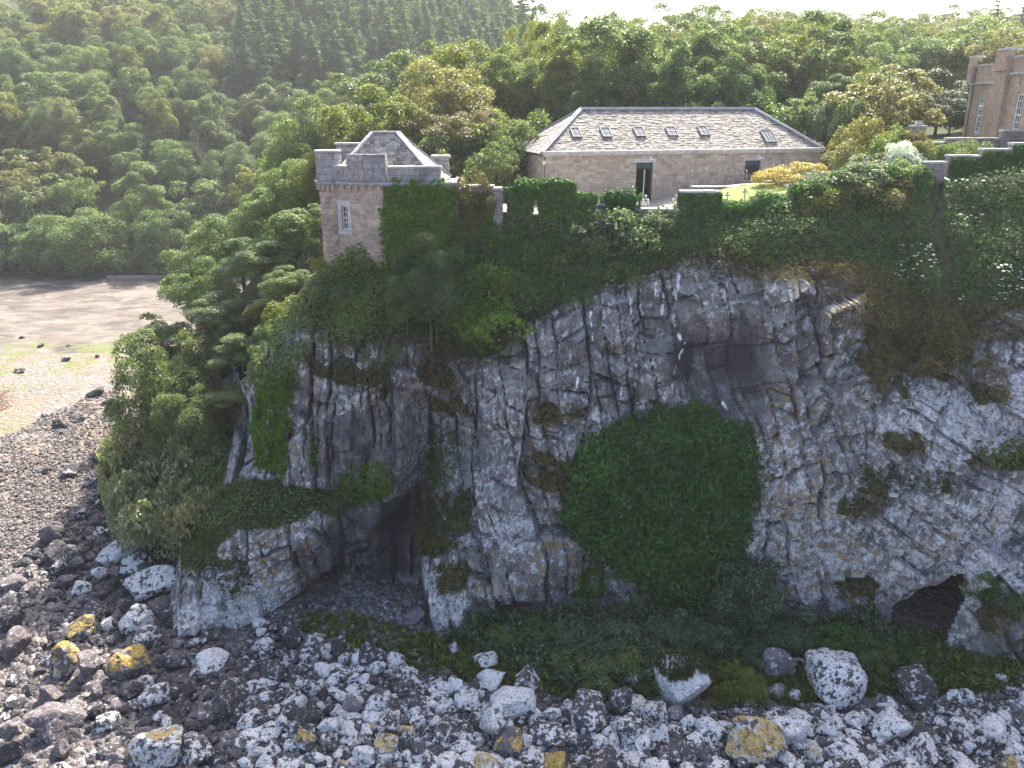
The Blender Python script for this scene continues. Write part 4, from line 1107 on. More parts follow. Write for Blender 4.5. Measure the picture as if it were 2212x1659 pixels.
def conifer(seed, H, R0, tiers, dens):
    r = np.random.default_rng(seed); C = []; N = []; mb = MB()
    zz = np.linspace(-1, H, 8); P = np.c_[np.cumsum(r.normal(0, .05, 8)), np.cumsum(r.normal(0, .05, 8)), zz]
    mb.tube(P, .2 * np.linspace(1.1, .12, 8), 7)
    for t in range(tiers):
        f = (t + r.uniform(0, .7)) / tiers; z = H * (.30 + .69 * f); L = R0 * (1 - f) ** .75 * r.uniform(.75, 1.15) + .25
        nb = int(7 - 3 * f)
        for b_ in range(nb):
            a = b_ * 2 * math.pi / nb + r.uniform(0, 1.2); Lb = L * r.uniform(.6, 1.12)
            s = np.linspace(.15, 1, 7); dr = np.array([math.cos(a), math.sin(a)])
            q_ = np.c_[dr[0] * Lb * s, dr[1] * Lb * s, z + .28 * Lb * s - .30 * Lb * s ** 2 + .12 * Lb * s ** 3]
            mb.tube(np.vstack([[0, 0, z], q_[2], q_[5]]), [.05, .035, .015], 4, False)
            n = int(dens * Lb); w = r.random(n) ** .7
            c = np.stack([np.interp(w, s, q_[:, j]) for j in range(3)], 1)
            sp = (.12 + .22 * np.sin(w * 3.0))[:, None] * Lb * .55
            c += r.normal(size=(n, 3)) * sp * [1, 1, .38]
            C.append(c); N.append(r.normal(size=(n, 3)) * .6 + [dr[0] * .3, dr[1] * .3, .9])
    for n in (60,):
        C.append(np.c_[r.normal(0, .12, (n, 2)), H - r.random(n) * 1.2]); N.append(r.normal(size=(n, 3)))
    C = np.vstack(C); V, F = leaves(C, np.vstack(N), .42 * r.uniform(.6, 1.3, len(C)), r, .1, .3)
    cm = mesh('crown', V, F, None); cm.materials.append(LM['pine'])
    PROTO.setdefault('conifer', []).append((cm, mb.mesh('trunk', M_BARK, True), R0, H))
for i in range(3): conifer(300 + i, 16.0, 3.6, 19, 120)
def cedar(seed):
    r = np.random.default_rng(seed); C = []; N = []; mb = MB(); H = 15
    mb.tube([(0, 0, -1), (0, .1, 6), (.1, 0, 11), (0, 0, 15)], [.4, .34, .22, .06], 8)
    for t in range(13):
        z = 5 + t * .78; L = 4.2 * (1 - t / 17) * r.uniform(.6, 1.1)
        for b_ in range(3):
            a = r.uniform(0, 6.28); e_ = np.array([math.cos(a) * L, math.sin(a) * L, z + .2])
            mb.tube([(0, 0, z), e_ * [.5, .5, 1], e_], [.1, .07, .03], 5, False)
            n = int(90 * L / 3); w = r.random(n) ** .6
            C.append(np.c_[e_[0] * w, e_[1] * w, np.full(n, z + .25)] + r.normal(size=(n, 3)) * [.5, .5, .13]); N.append(r.normal(size=(n, 3)) * .3 + [0, 0, 1])
    C = np.vstack(C); V, F = leaves(C, np.vstack(N), .5 * r.uniform(.6, 1.2, len(C)), r, .1, .5)
    cm = mesh('crown', V, F, None); cm.materials.append(LM['pine'])
    PROTO['cedar'] = [(cm, mb.mesh('trunk', M_BARK, True), 4.2, H)]
cedar(310)

REG = {}                                  # things that get their own label once all of them stand
def reg(o, cls, phrase, P): REG.setdefault(cls, []).append((o, phrase, np.array(P, float)))
WORD = {'silver': 'silvery olive', 'dark': 'dark green', 'mid': 'fresh green', 'yellow': 'yellow-green', 'grey': 'silvery green', 'olive': 'olive', 'rust': 'rusty green', 'pine': 'blue-green', 'yew': 'blackish green', 'bluegreen': 'blue-green', 'ivy': 'ivy green', 'ivybright': 'bright green', 'ivydark': 'deep green', 'gorse': 'yellow flowered', 'pale': 'pale grey'}
FORM = {'oval': ['oval-crowned tree', 'upswept tree', 'tapering tree'], 'broad': ['round-crowned tree', 'domed tree', 'spreading tree', 'billowing tree', 'broad-crowned tree'], 'tall': ['tall ivy-clad tree', 'tall leafy tree', 'tall columnar tree'], 'airy': ['open-crowned tree', 'loose airy tree', 'thin-crowned tree'], 'upright': ['feathery upright tree', 'many-stemmed bushy tree'], 'sapling': ['young sycamore', 'slim sapling', 'young tree'], 'shrub': ['bushy shrub', 'low shrub', 'rounded shrub', 'dense shrub'], 'conifer': ['pine tree', 'slender conifer', 'conifer'], 'cedar': ['flat-branched cedar']}
NAME = {'oval': 'broadleaf_tree', 'broad': 'broadleaf_tree', 'tall': 'tall_tree', 'airy': 'broadleaf_tree', 'upright': 'bushy_tree', 'sapling': 'young_tree', 'shrub': 'shrub', 'conifer': 'pine_tree', 'cedar': 'cedar_tree'}
def plant(kind, X, Y, zb, H, Rm, mat=None, cls='wood', i=None, group=None, trunk=True, lean=0.0):
    i = int(G4.integers(len(PROTO[kind]))) if i is None else i
    cm, tm, R0, H0 = PROTO[kind][i]
    t = thing(NAME[kind], None, 'shrub' if kind == 'shrub' else 'tree', (X, Y, zb), G4.uniform(0, 6.28), group)
    t.scale = (Rm / R0, Rm / R0, H / H0)
    if lean: t.rotation_euler = (G4.normal(0, lean), G4.normal(0, lean), t.rotation_euler[2])
    c = put('crown', cm, t)
    mat = mat or ('pine' if kind in ('conifer', 'cedar') else 'mid')
    c.material_slots[0].link = 'OBJECT'; c.material_slots[0].material = LM[mat]
    if trunk: put('trunk', tm, t)
    reg(t, cls, (('tall ' if H > 17 else 'short ') + ('wide ' if Rm > 3.6 else 'narrow ') if kind == 'conifer' else '') + WORD[mat] + (' skyline ' if cls == 'skyline' else ' ') + FORM[kind][i], (X, Y, zb + .7 * H))
    return t
def tree(kind, px, ytop, wpx, Y, mat=None, cls='near', zb=None, **k):
    top = at(px, ytop, Y); mpp = (Y * CP - (top[2] - CAM_Z) * SP) / 1800.0
    zb = g1(top[0], Y) - .2 if zb is None else zb
    return plant(kind, top[0], Y, zb, max(1.2, top[2] - zb), wpx * .5 * mpp, mat, cls, **k)

# ---- far hillside wood beyond the beach, thinned so that each crown stands apart
pts = []
for y in np.arange(153, 345, 9.5):
    for x in np.arange(-150, 24, 10.5):
        xx, yy = x + G4.uniform(-3.5, 3.5) + (5 if int(y / 9.5) % 2 else 0), y + G4.uniform(-3, 3)
        z = g1(xx, yy); px, py = proj((xx, yy, z + 9))
        if px < -50 or py < -60 or px > 1120 or xx > 5 and yy < 190: continue
        pts.append((xx, yy, z, px, py))
for xx, yy, z, px, py in pts:
    pine_zone = (px > 500 + .2 * max(0, 150 - py)) and py < 175 and px < 1150
    if pine_zone:
        plant('conifer', xx, yy, z - .3, G4.uniform(15, 21), G4.uniform(3.0, 4.0), 'pine', 'pines', group='pines on the far hill')
    else:
        m = G4.choice(['mid', 'dark', 'grey', 'yellow', 'olive'], p=[.34, .14, .30, .16, .06])
        if py < 60: m = G4.choice(['yellow', 'olive', 'mid', 'dark'])
        if py > 430: m = G4.choice(['dark', 'dark', 'mid'])
        kd = G4.choice(['broad', 'broad', 'broad', 'oval', 'oval', 'airy']); H = G4.uniform(10, 16) + (2 if kd == 'oval' else 0)
        plant(kd, xx, yy, z - 2.2, H, G4.uniform(3.9, 5.2) if kd == 'oval' else G4.uniform(4.6, 7.6), m, 'hill', group='trees on the far wooded hill', lean=.05)
for y in np.arange(212, 300, 8.0):       # the pine stand is denser
    for x in np.arange(-85, 12, 7.5):
        xx, yy = x + G4.uniform(-2.5, 2.5), y + G4.uniform(-2.5, 2.5); z = g1(xx, yy); px, py = proj((xx, yy, z + 9))
        if 505 + .2 * max(0, 150 - py) < px < 1140 and -40 < py < 175: plant('conifer', xx, yy, z - .3, G4.uniform(14, 20), G4.uniform(3.0, 4.4), 'pine', 'pines', group='pines on the far hill')
for x in np.arange(-105, -20, 6.3):      # shrubby edge of the wood along the sand
    plant('shrub', x + G4.uniform(-2, 2), 149.5 + G4.uniform(-1, 2), -23.3, G4.uniform(4, 6.5), G4.uniform(3.6, 5), 'dark', 'hill', group='shrubs along the top of the beach', trunk=False)

# ---- trees on the seaward flank of the headland, left of the tower
for a in [('broad',655,345,170,74,'mid'),('broad',590,400,180,76,'mid'),('broad',510,455,190,80,'mid'),('broad',440,520,190,82,'grey'),('broad',425,570,150,72,'mid'),('oval',560,510,180,67,'mid'),('oval',650,440,140,63,'mid'),
          ('oval',485,630,170,64,'grey'),('broad',620,580,120,57.5,'mid'),('oval',335,680,150,68,'grey'),('broad',345,725,215,58.5,'grey'),('oval',520,730,140,58.5,'mid'),('airy',470,690,120,61,'grey'),('broad',520,870,120,55.8,'grey'),('broad',700,330,150,72,'yellow'),('oval',580,640,110,59,'yellow'),
          ('broad',280,840,130,57,'grey'),('broad',405,830,160,55.6,'grey'),('shrub',700,560,70,54.2,'yellow'),('shrub',640,650,120,53.5,'yellow'),('shrub',720,600,120,52.4,'mid'),('shrub',600,690,100,53,'mid'),('shrub',575,740,80,52,'mid'),
          ('shrub',330,985,200,54,'silver'),('shrub',430,990,170,53,'silver'),('shrub',285,940,150,56,'silver'),('shrub',465,940,150,53.8,'grey'),('shrub',345,1045,190,51.4,'silver'),('shrub',420,1060,150,50.4,'silver'),('shrub',505,1000,100,52.2,'mid'),('shrub',290,1050,120,53,'silver'),('shrub',240,960,70,57,'mid'),('shrub',480,1050,90,50.6,'olive')]:
    if a[0] == 'shrub' or a[2] > 800:
        k = at(a[1], a[2] + a[3] * .55, a[4]); sg = s1(k[0], a[4]) - .2; zb = k[2] if a[1] > 540 else max(sg, g1(k[0], a[4]) - .3) if a[4] > 55 else sg if k[2] - sg < 5 else k[2] - 2
    else: zb = None
    tree(a[0], *a[1:5], a[5], 'flank', zb=zb, group='trees on the seaward flank' if a[0] != 'shrub' else 'shrubs on the seaward flank')
# ---- behind the tower and along the plateau
for a in [('broad',800,205,210,72,'yellow'),('broad',880,225,150,74,'yellow'),('broad',960,140,230,80,'olive'),('broad',935,250,180,72,'rust'),('broad',1040,240,160,74,'rust'),('airy',1115,250,110,68,'grey'),('oval',900,95,170,96,'mid'),('oval',790,140,190,104,'grey'),('broad',700,220,190,100,'grey'),('broad',640,270,170,96,'mid'),
          ('broad',1010,80,220,92,'yellow'),('tall',1120,70,170,90,'mid'),('oval',1185,70,130,90,'yellow'),('airy',1205,30,120,97,'yellow'),('tall',1230,90,150,84,'yellow'),('tall',1330,5,220,84,'mid'),('tall',1400,30,190,86,'dark'),('tall',1480,45,190,88,'mid'),('tall',1560,55,190,86,'mid'),('tall',1640,60,190,89,'dark'),('broad',1600,130,150,82,'dark'),('tall',1700,80,150,92,'olive'),
          ('oval',1780,40,170,90,'mid'),('airy',1720,60,150,94,'yellow'),('airy',1740,200,130,78,'mid'),('airy',1830,110,140,86,'yellow'),('tall',1800,160,120,82,'dark'),('broad',1820,200,120,74,'bluegreen'),('shrub',1850,240,110,70,'grey'),('upright',1925,150,250,72,'olive'),('broad',2040,160,170,84,'yew'),('broad',2000,190,150,80,'yew'),('broad',2060,220,110,78,'yew'),
          ('broad',1900,110,160,100,'mid'),('broad',1960,90,170,110,'dark'),('broad',2050,75,200,112,'mid'),('broad',2150,45,220,108,'mid'),('broad',2200,60,180,100,'olive'),('airy',1080,300,90,64,'grey'),('tall',1270,130,130,80,'dark'),('tall',1440,80,140,80,'dark'),('tall',1520,100,150,80,'dark')]:
    tree(a[0], *a[1:5], a[5], 'plateau', group='trees behind the stone building' if a[0] != 'shrub' else None)
for x in np.arange(1150, 2290, 62):       # skyline wood inland
    for row, Y in enumerate((128, 165, 215)):
        px = x + G4.uniform(-20, 20) + 25 * row
        yt = 48 - 12 * row + G4.uniform(-12, 14) + (10 if 1180 < px < 1230 or 1400 < px < 1450 else 0)
        kd = 'conifer' if G4.random() < .12 else ('airy' if G4.random() < .2 else 'broad')
        tree(kd, px, yt + (8 if kd == 'conifer' else 0), G4.uniform(95, 150) if kd != 'conifer' else 50, Y, None if kd == 'conifer' else G4.choice(['mid', 'yellow', 'dark', 'olive']), 'skyline', group='trees along the skyline' if kd != 'conifer' else 'conifers along the skyline')
tree('cedar', 2160, -2, 90, 170, 'pine', 'skyline'); tree('cedar', 1150, -8, 70, 150, 'pine', 'skyline'); tree('cedar', 2215, -5, 70, 190, 'pine', 'skyline')
for a in [(1195,95),(1310,100),(1420,105)]: plant('broad', *at(a[0], 40, a[1])[:2], -1.5, 11, 4.5, 'dark', 'plateau', group='trees behind the stone building')
for x, y, H, Rm, m in [(-6, 70, 5, 3, 'dark'), (-2, 73, 6, 3.5, 'mid'), (-1.2, 66, 4.5, 2.4, 'grey'), (3, 76, 6, 4, 'dark'), (9, 77, 6, 4, 'dark'), (15, 78, 6, 4, 'mid'), (21, 79, 6, 4, 'dark'), (26, 78, 5, 3.5, 'mid')]:
    plant('shrub', x, y, g1(x, y) - .4, H, Rm, m, 'plateau', group='shrubs under the trees behind the building')

# ---- leafy covers on the rock
VP = np.stack(proj(CV), -1)
area_w = 1.0 / np.clip(np.abs(CN[..., 1]), .2, 1)
def cover(name, label, cat, poly, dens, size, mat, lift=.25, kind=None, up=.5, spread=1.0, wobble=.6, lump=.6, r=None, group=None, fold=.25, asp=.62, edge=.15):
    r = r or G4
    m = pmask(poly, edge, wobble) * keep * ((GZ < CZ1 - .3))
    w = (m * area_w).ravel(); A = w.sum() * CST * CST; n = int(A * dens * 1.5)
    k = r.choice(w.size, n, p=w / w.sum())
    p = CV.reshape(-1, 3)[k] + np.c_[r.uniform(-1, 1, n) * CST, np.zeros(n), r.uniform(-1, 1, n) * CST] * .6
    nn_ = CN.reshape(-1, 3)[k]
    f = vnoise(p[:, 0] * lump + 3, p[:, 2] * lump + p[:, 1] * .3, 61) ** 1.5 * m.ravel()[k]
    p = p + nn_ * (lift * (f * 1.4 + .1) * r.uniform(.55, 1.05, n))[:, None] + r.normal(size=(n, 3)) * .05
    N = nn_ * .8 + np.array([0, 0, up]) + r.normal(size=(n, 3)) * .5 * spread
    V, F = leaves(p, N, size * r.uniform(.6, 1.35, n), r, fold, asp)
    o = put(name, mesh(name, V, F, LM[mat]))
    tag(o, label, cat, group, kind)
    return o, p
cover('ivy', 'large dark green ivy mass hanging in the middle of the cliff', 'ivy', IVYP, 120, .24, 'ivydark', .6, lump=1.3, wobble=.8, edge=.08, spread=1.4)
for P_ in ([(1262,950),(1350,935),(1360,1010),(1330,1045),(1250,1045)],[(1540,960),(1625,950),(1630,1060),(1560,1060)],[(1350,1150),(1500,1120),(1560,1200),(1450,1260),(1360,1220)],[(1400,900),(1520,890),(1530,960),(1420,970)]):
    cover('ivy_sprays', None, None, P_, 60 if P_[0][0] in (1262, 1400) else 22, .26, 'ivy', 1.0, 'stuff', lump=1.1, wobble=2.5, edge=.6)
cover('ivy_sprays', None, None, [(x + (x - 1425) * .07, y + (y - 1090) * .06) for x, y in IVYP], 7, .2, 'ivy', .25, 'stuff', wobble=4.0, edge=.4)
cover('ivy_sprays', None, None, [(1225,1030),(1260,1000),(1300,1100),(1230,1150)], 10, .18, 'ivy', .2, 'stuff', wobble=3.0, edge=.5)
cover('ivy', 'plump bright ivy column at the rim beside the gully', 'ivy', [(1008,640),(1055,580),(1108,590),(1120,740),(1062,776),(1006,715)], 130, .22, 'ivybright', 1.9, lump=.22)
cover('creeper', 'long yellow-green creeper hanging down the seaward edge of the buttress', 'creeper', [(556,800),(600,790),(640,800),(635,850),(625,900),(618,1025),(550,1020)], 260, .2, 'ivybright', .5)
cover('undergrowth', None, None, [(540,700),(640,650),(680,700),(660,790),(600,820),(545,830)], 90, .2, 'mid', .8, 'stuff')
cover('creeper', 'bright green creeper tongue at the foot of the buttress', 'creeper', [(720,1040),(760,1010),(800,990),(812,968),(842,980),(848,1060),(800,1090),(730,1085)], 75, .18, 'ivybright', .45)
cover('creeper', 'small green creeper strip low on the buttress near the hanging creeper', 'creeper', [(664,925),(690,935),(688,1000),(668,1010)], 70, .16, 'ivybright', .3)
cover('creeper', 'green creeper in the gully beside the central cliff', 'creeper', [(925,950),(1000,940),(1005,1000),(960,1060),(910,1060)], 55, .17, 'ivy', .3)
cover('ivy', 'ivy draped down the bank below the tower window', 'ivy', [(740,560),(780,520),(835,470),(850,600),(820,700),(760,720),(700,690),(700,600)], 70, .19, 'ivybright', .7)
cover('undergrowth', None, None, [(560,740),(600,690),(660,640),(720,580),(840,570),(850,710),(760,750),(690,715),(640,672)], 45, .2, 'mid', .9, 'stuff')
cover('undergrowth', None, None, [(600,690),(660,640),(720,560),(830,560),(840,700),(760,740),(690,740),(640,690)], 40, .22, 'yellow', 1.0, 'stuff', wobble=2.0, edge=.5)
cover('undergrowth', None, None, [(835,480),(1110,470),(1120,600),(1010,600),(1010,740),(930,720),(860,740),(840,650)], 55, .2, 'ivy', .9, 'stuff')
cover('undergrowth', None, None, [(1100,420),(1480,430),(1500,545),(1400,590),(1300,612),(1220,640),(1130,690),(1105,600)], 60, .19, 'ivy', 1.0, 'stuff')
cover('undergrowth', None, None, [(1460,440),(1860,400),(1870,570),(1760,560),(1640,580),(1560,545),(1480,545)], 50, .19, 'ivy', .8, 'stuff')
cover('ivy', 'dark ivy sheet on the bank west of the bare earth chute', 'ivy', [(1850,420),(1990,390),(2010,450),(2018,640),(1960,640),(1860,570)], 65, .18, 'ivy', .6)
cover('ivy', 'deep green ivy sheet on the bank east of the bare earth chute', 'ivy', [(2040,340),(2260,320),(2260,640),(2130,650),(2060,640),(2045,500)], 65, .18, 'ivy', .6)
cover('shrub', 'pale lichen-grey shrub hanging over the cliff rim', 'shrub', [(1475,560),(1500,540),(1560,545),(1590,580),(1530,620),(1480,600)], 55, .14, 'pale', .5)
cover('brambles', 'green bramble patch at the cliff edge low on the east side', 'bramble', [(2110,970),(2240,930),(2240,1010),(2150,1010)], 60, .18, 'ivybright', .4, 'stuff')
cover('fern_patch', 'bright green ferns under the ivy mass at the cliff foot', 'ferns', [(1262,1245),(1310,1225),(1322,1300),(1240,1315)], 90, .3, 'ivybright', .3, up=.8, asp=.25)
cover('shelf_grass', None, None, shelf_top, 75, .26, 'grass', .3, 'stuff', up=1.0, asp=.18)
cover('shelf_grass', None, None, [(480,1060),(600,1045),(700,1060),(730,1100),(620,1140),(520,1150),(440,1150)], 30, .17, 'mid', .5, 'stuff')
# dead grass and sparse growth on ledges and along the rim
for P_ in LEDGES + [[(rim[i][0], rim[i][1] - 45) for i in range(2, len(rim) - 2)] + [(x, y + 22) for x, y in rim[2:-2][::-1]]]:
    cover('ledge_grass', None, None, P_, 50, .36, 'straw' if G4.random() < .65 else 'grass', .28, 'stuff', up=-.2, asp=.12, wobble=1.6, edge=.3)
cover('ledge_grass', None, None, [(1850,560),(2020,640),(2100,650),(2230,640),(2230,740),(2090,740),(1990,830),(1900,760),(1870,680)], 75, .34, 'straw', .35, 'stuff', up=-.1, asp=.12)
cover('ledge_grass', None, None, [(1850,560),(2020,640),(2230,640),(2230,720),(1990,760),(1880,680)], 12, .17, 'ivy', .4, 'stuff')
cover('ledge_grass', None, None, [(1480,520),(1860,540),(1860,600),(1640,610),(1480,580)], 55, .32, 'straw', .35, 'stuff', asp=.12)
cover('ledge_grass', None, None, [(560,690),(690,670),(800,700),(900,680),(1000,760),(960,810),(860,780),(760,775),(640,705)], 32, .3, 'straw', .4, 'stuff', asp=.12)
cover('ledge_grass', None, None, [(560,690),(690,670),(800,700),(900,680),(1000,740),(930,770),(860,740),(760,745),(640,690)], 40, .18, 'mid', .5, 'stuff')
for P_ in ([(1790,630),(1882,625),(1885,692),(1790,695)],[(1740,575),(1880,575),(1880,640),(1780,620)]): cover('ledge_grass', None, None, P_, 70, .34, 'straw', .3, 'stuff', up=.1, asp=.12, wobble=2.0, edge=.25)
# shrubs on the bank
for px, py, w, h, Y, m, kd in [(925,520,165,220,51.0,'dark','broad'),(975,570,130,170,51.6,'dark','broad'),(875,590,110,130,51.0,'mid','broad'),(940,600,90,120,50.2,'grey','sapling'),(1028,362,80,180,53.2,'rust','sapling'),(1010,470,90,120,53.0,'dark','sapling'),
    (1160,500,130,110,53.2,'ivy','shrub'),(1240,520,150,110,52.9,'dark','shrub'),(1320,455,190,120,53.1,'grey','shrub'),(1250,600,110,70,51.4,'ivy','shrub'),(1410,458,100,50,53.4,'grey','shrub'),(1440,462,80,50,53.5,'mid','shrub'),(1340,560,120,70,51.9,'mid','shrub'),
    (1120,600,80,60,51.2,'ivy','shrub'),(1090,520,90,90,52.8,'ivy','shrub'),(1790,415,120,90,53.2,'yellow','shrub'),(1690,470,110,60,52.9,'mid','shrub'),(1600,480,110,60,53.0,'dark','shrub'),(1900,385,150,90,53.2,'olive','shrub'),(1950,350,100,70,53.8,'mid','shrub'),(1860,360,120,60,53.9,'grey','shrub'),
    (2070,600,60,50,49.5,'ivydark','shrub'),(2140,560,90,60,50,'ivy','shrub'),(760,640,110,90,51.6,'yellow','shrub'),(690,640,110,100,52.6,'mid','shrub'),(660,720,90,70,51.4,'olive','shrub'),(820,740,90,60,49.9,'mid','shrub')]:
    kk = at(px, py + h, Y)
    tree(kd, px, py, w, Y, m, 'bank', zb=kk[2], group='shrubs on the clifftop bank' if kd == 'shrub' else 'young trees in the gully')
# ================================================================ SHORE: boulders, stones, growth
import bmesh
def ico(sub):
    bm = bmesh.new(); bmesh.ops.create_icosphere(bm, subdivisions=sub, radius=1.0)
    V = np.array([v.co[:] for v in bm.verts]); F = np.array([[v.index for v in f.verts] for f in bm.faces]); bm.free()
    return V, F
ICO = {s: ico(s) for s in (1, 2, 3, 4)}
def rock(seed, sub, planes=16, flat=.78, nz=.05):
    r = np.random.default_rng(seed); V, F = ICO[sub]
    n = ball(r, planes); n[:, 2] *= .8; n = unit(n); d = r.uniform(.58, .92, planes)
    dots = V @ n.T
    rad = np.where(dots > .05, d / np.maximum(dots, .05), 9).min(1).clip(.4, 1.15)
    P = V * rad[:, None]
    if nz:
        a = fbm(P[:, 0] * 2.2 + 5 + seed, P[:, 1] * 2.2 + P[:, 2] * 1.7, seed, 4)
        P *= (1 + nz * 1.6 * a)[:, None]
        f1, f2, h, *_ = worley(P[:, 0] * 1.6 + P[:, 2] * .8 + 9, P[:, 1] * 1.6 - P[:, 2] * .9 + 9, seed)
        P *= (1 + .09 * (h - .5) - .05 * (1 - sstep(0, .1, f2 - f1)))[:, None]
    P = P * [1, 1, flat]
    b = (P.max(0) - P.min(0)) / 2
    return P / b, F
def boulder_material(name, dark, base, lichen, l_amt, yellow=0.0, ytop=True, scale=1.0):
    t = NT(name); p = t.pos(); o = t.n('ShaderNodeObjectInfo').outputs['Random']
    sh = t.n('ShaderNodeVectorMath', operation='ADD'); t.l(p, sh.inputs[0]); 
    cx = t.n('ShaderNodeCombineXYZ'); t.l(t.math('MULTIPLY', o, 37.0), cx.inputs[0]); t.l(t.math('MULTIPLY', o, 91.0), cx.inputs[1]); t.l(cx.outputs[0], sh.inputs[1])
    v = sh.outputs[0]
    n1 = t.noise(v, 1.3 * scale, 6, .6); n2 = t.noise(v, 3.6 * scale, 7, .66); n3 = t.noise(v, 11 * scale, 5, .6)
    c = t.mix(t.ramp(n2, [(.35, 0.0), (.65, 1.0)]), dark, base)
    c = t.mix(t.ramp(n3, [(.35, .5), (.6, 0.0)]), c, tuple(x * .5 for x in dark))
    up = t.n('ShaderNodeSeparateXYZ'); t.l(t.n('ShaderNodeNewGeometry').outputs['Normal'], up.inputs[0])
    if l_amt:
        k = t.math('ADD', t.math('ADD', t.math('MULTIPLY', n2, .75), t.math('MULTIPLY', n1, .4)), t.math('MULTIPLY', t.math('SUBTRACT', o, .5), .16))
        th = .575 + .30 * (.62 - l_amt)
        m = t.ramp(k, [(th - .015, 0.0), (th + .03, 1.0)])
        wv = t.mix(.12, v, t.noise(v, 3.0, 4, out='Color'), 'ADD')
        cr = t.ramp(t.voro(wv, 2.1 * scale, 'DISTANCE_TO_EDGE'), [(.015, 0.0), (.05, 1.0)])
        m = t.mix(1.0, m, t.ramp(n3, [(.36, 0.0), (.45, 1.0)]), 'MULTIPLY')
        m = t.mix(.3, m, cr, 'MULTIPLY')
        sp = t.ramp(t.voro(v, 6.0 * scale), [(.13, .9), (.2, 0.0)])
        m = t.math('MAXIMUM', m, t.math('MULTIPLY', sp, t.ramp(n1, [(.42, 0.0), (.5, 1.0)])))
        c = t.mix(t.math('MULTIPLY', m, .92), c, t.mix(n2, tuple(x * .85 for x in lichen), tuple(min(1, x * 1.15) for x in lichen)))
    if yellow or name.startswith('orange'):
        ym = t.ramp(t.math('ADD', n1, t.math('MULTIPLY', up.outputs[2], .14)), [(.60 - .1 * yellow, 0.0), (.66 - .1 * yellow, 1.0)])
        ym = t.mix(1.0, ym, t.ramp(n3, [(.42, .05), (.52, 1.0)]), 'MULTIPLY')
        ym = t.math('MULTIPLY', ym, t.ramp(up.outputs[2], [(.15, 0.0), (.45, 1.0)]))
        c = t.mix(ym, c, t.mix(n2, (.26, .155, .02), (.42, .29, .05)))
    h = t.math('ADD', n2, t.math('MULTIPLY', n3, .35))
    return t.done(t.bsdf(c, .85, .3, t.bump(h, .8, .14)))
BM = {
 'white': boulder_material('white_lichened_boulder', (.04, .037, .04), (.12, .11, .112), (.57, .565, .555), .75),
 'speck': boulder_material('speckled_boulder', (.035, .033, .036), (.10, .092, .098), (.52, .515, .505), .61),
 'dark': boulder_material('dark_boulder', (.022, .021, .024), (.065, .06, .065), (.42, .42, .43), .36),
 'purple': boulder_material('mauve_boulder', (.075, .062, .066), (.17, .145, .15), (.4, .4, .4), .16),
 'grey': boulder_material('mauve_grey_boulder', (.10, .088, .098), (.21, .19, .20), (.48, .48, .48), .36),
 'yellow': boulder_material('yellow_capped_boulder', (.05, .048, .05), (.15, .14, .14), (.50, .50, .50), .50, .75),
 'orange': boulder_material('orange_patched_boulder', (.06, .055, .055), (.15, .135, .13), (.52, .52, .52), .58, .0)}
RK = [mesh('boulder', *rock(400 + i, 4, 14 + i % 5, .8), None, False) for i in range(9)]
for m in RK: m.materials.append(BM['white'])
BW = {'white': 'white-lichened boulder', 'speck': 'white-speckled boulder', 'dark': 'blackish boulder', 'purple': 'bare mauve boulder', 'grey': 'dull grey boulder', 'yellow': 'yellow-capped boulder', 'orange': 'orange-patched boulder'}
placed = []
def boulder(px, py, w, h, kind, rot=None, sink=.18, special=None):
    P = atz(px, py + .25 * h, -24); z = s1(P[0], P[1]); P = atz(px, py + .22 * h, z)
    z = s1(P[0], P[1]); P = atz(px, py + .15 * h, z + .15)
    f = P[1] * CP - (P[2] - CAM_Z) * SP; m = f / 1800.0
    W, H = w * m * .5, h * m * .5
    i = int(G4.integers(len(RK)))
    o = put('boulder', RK[i], None, (P[0], P[1], z + H * (.9 - sink)), (G4.normal(0, .22), G4.normal(0, .22), G4.uniform(0, 6.28)), (W * 1.08, W * G4.uniform(.8, 1.05), H * 1.05))
    o.material_slots[0].link = 'OBJECT'; o.material_slots[0].material = BM[kind]
    size = 'huge ' if w > 85 else 'big ' if w > 58 else 'small ' if w < 34 else 'medium '
    tag(o, special, 'boulder', 'boulders on the shore')
    if not special: reg(o, 'boulder', size + BW[kind], P)
    placed.append((P[0], P[1], max(W, H * .8)))
    return o
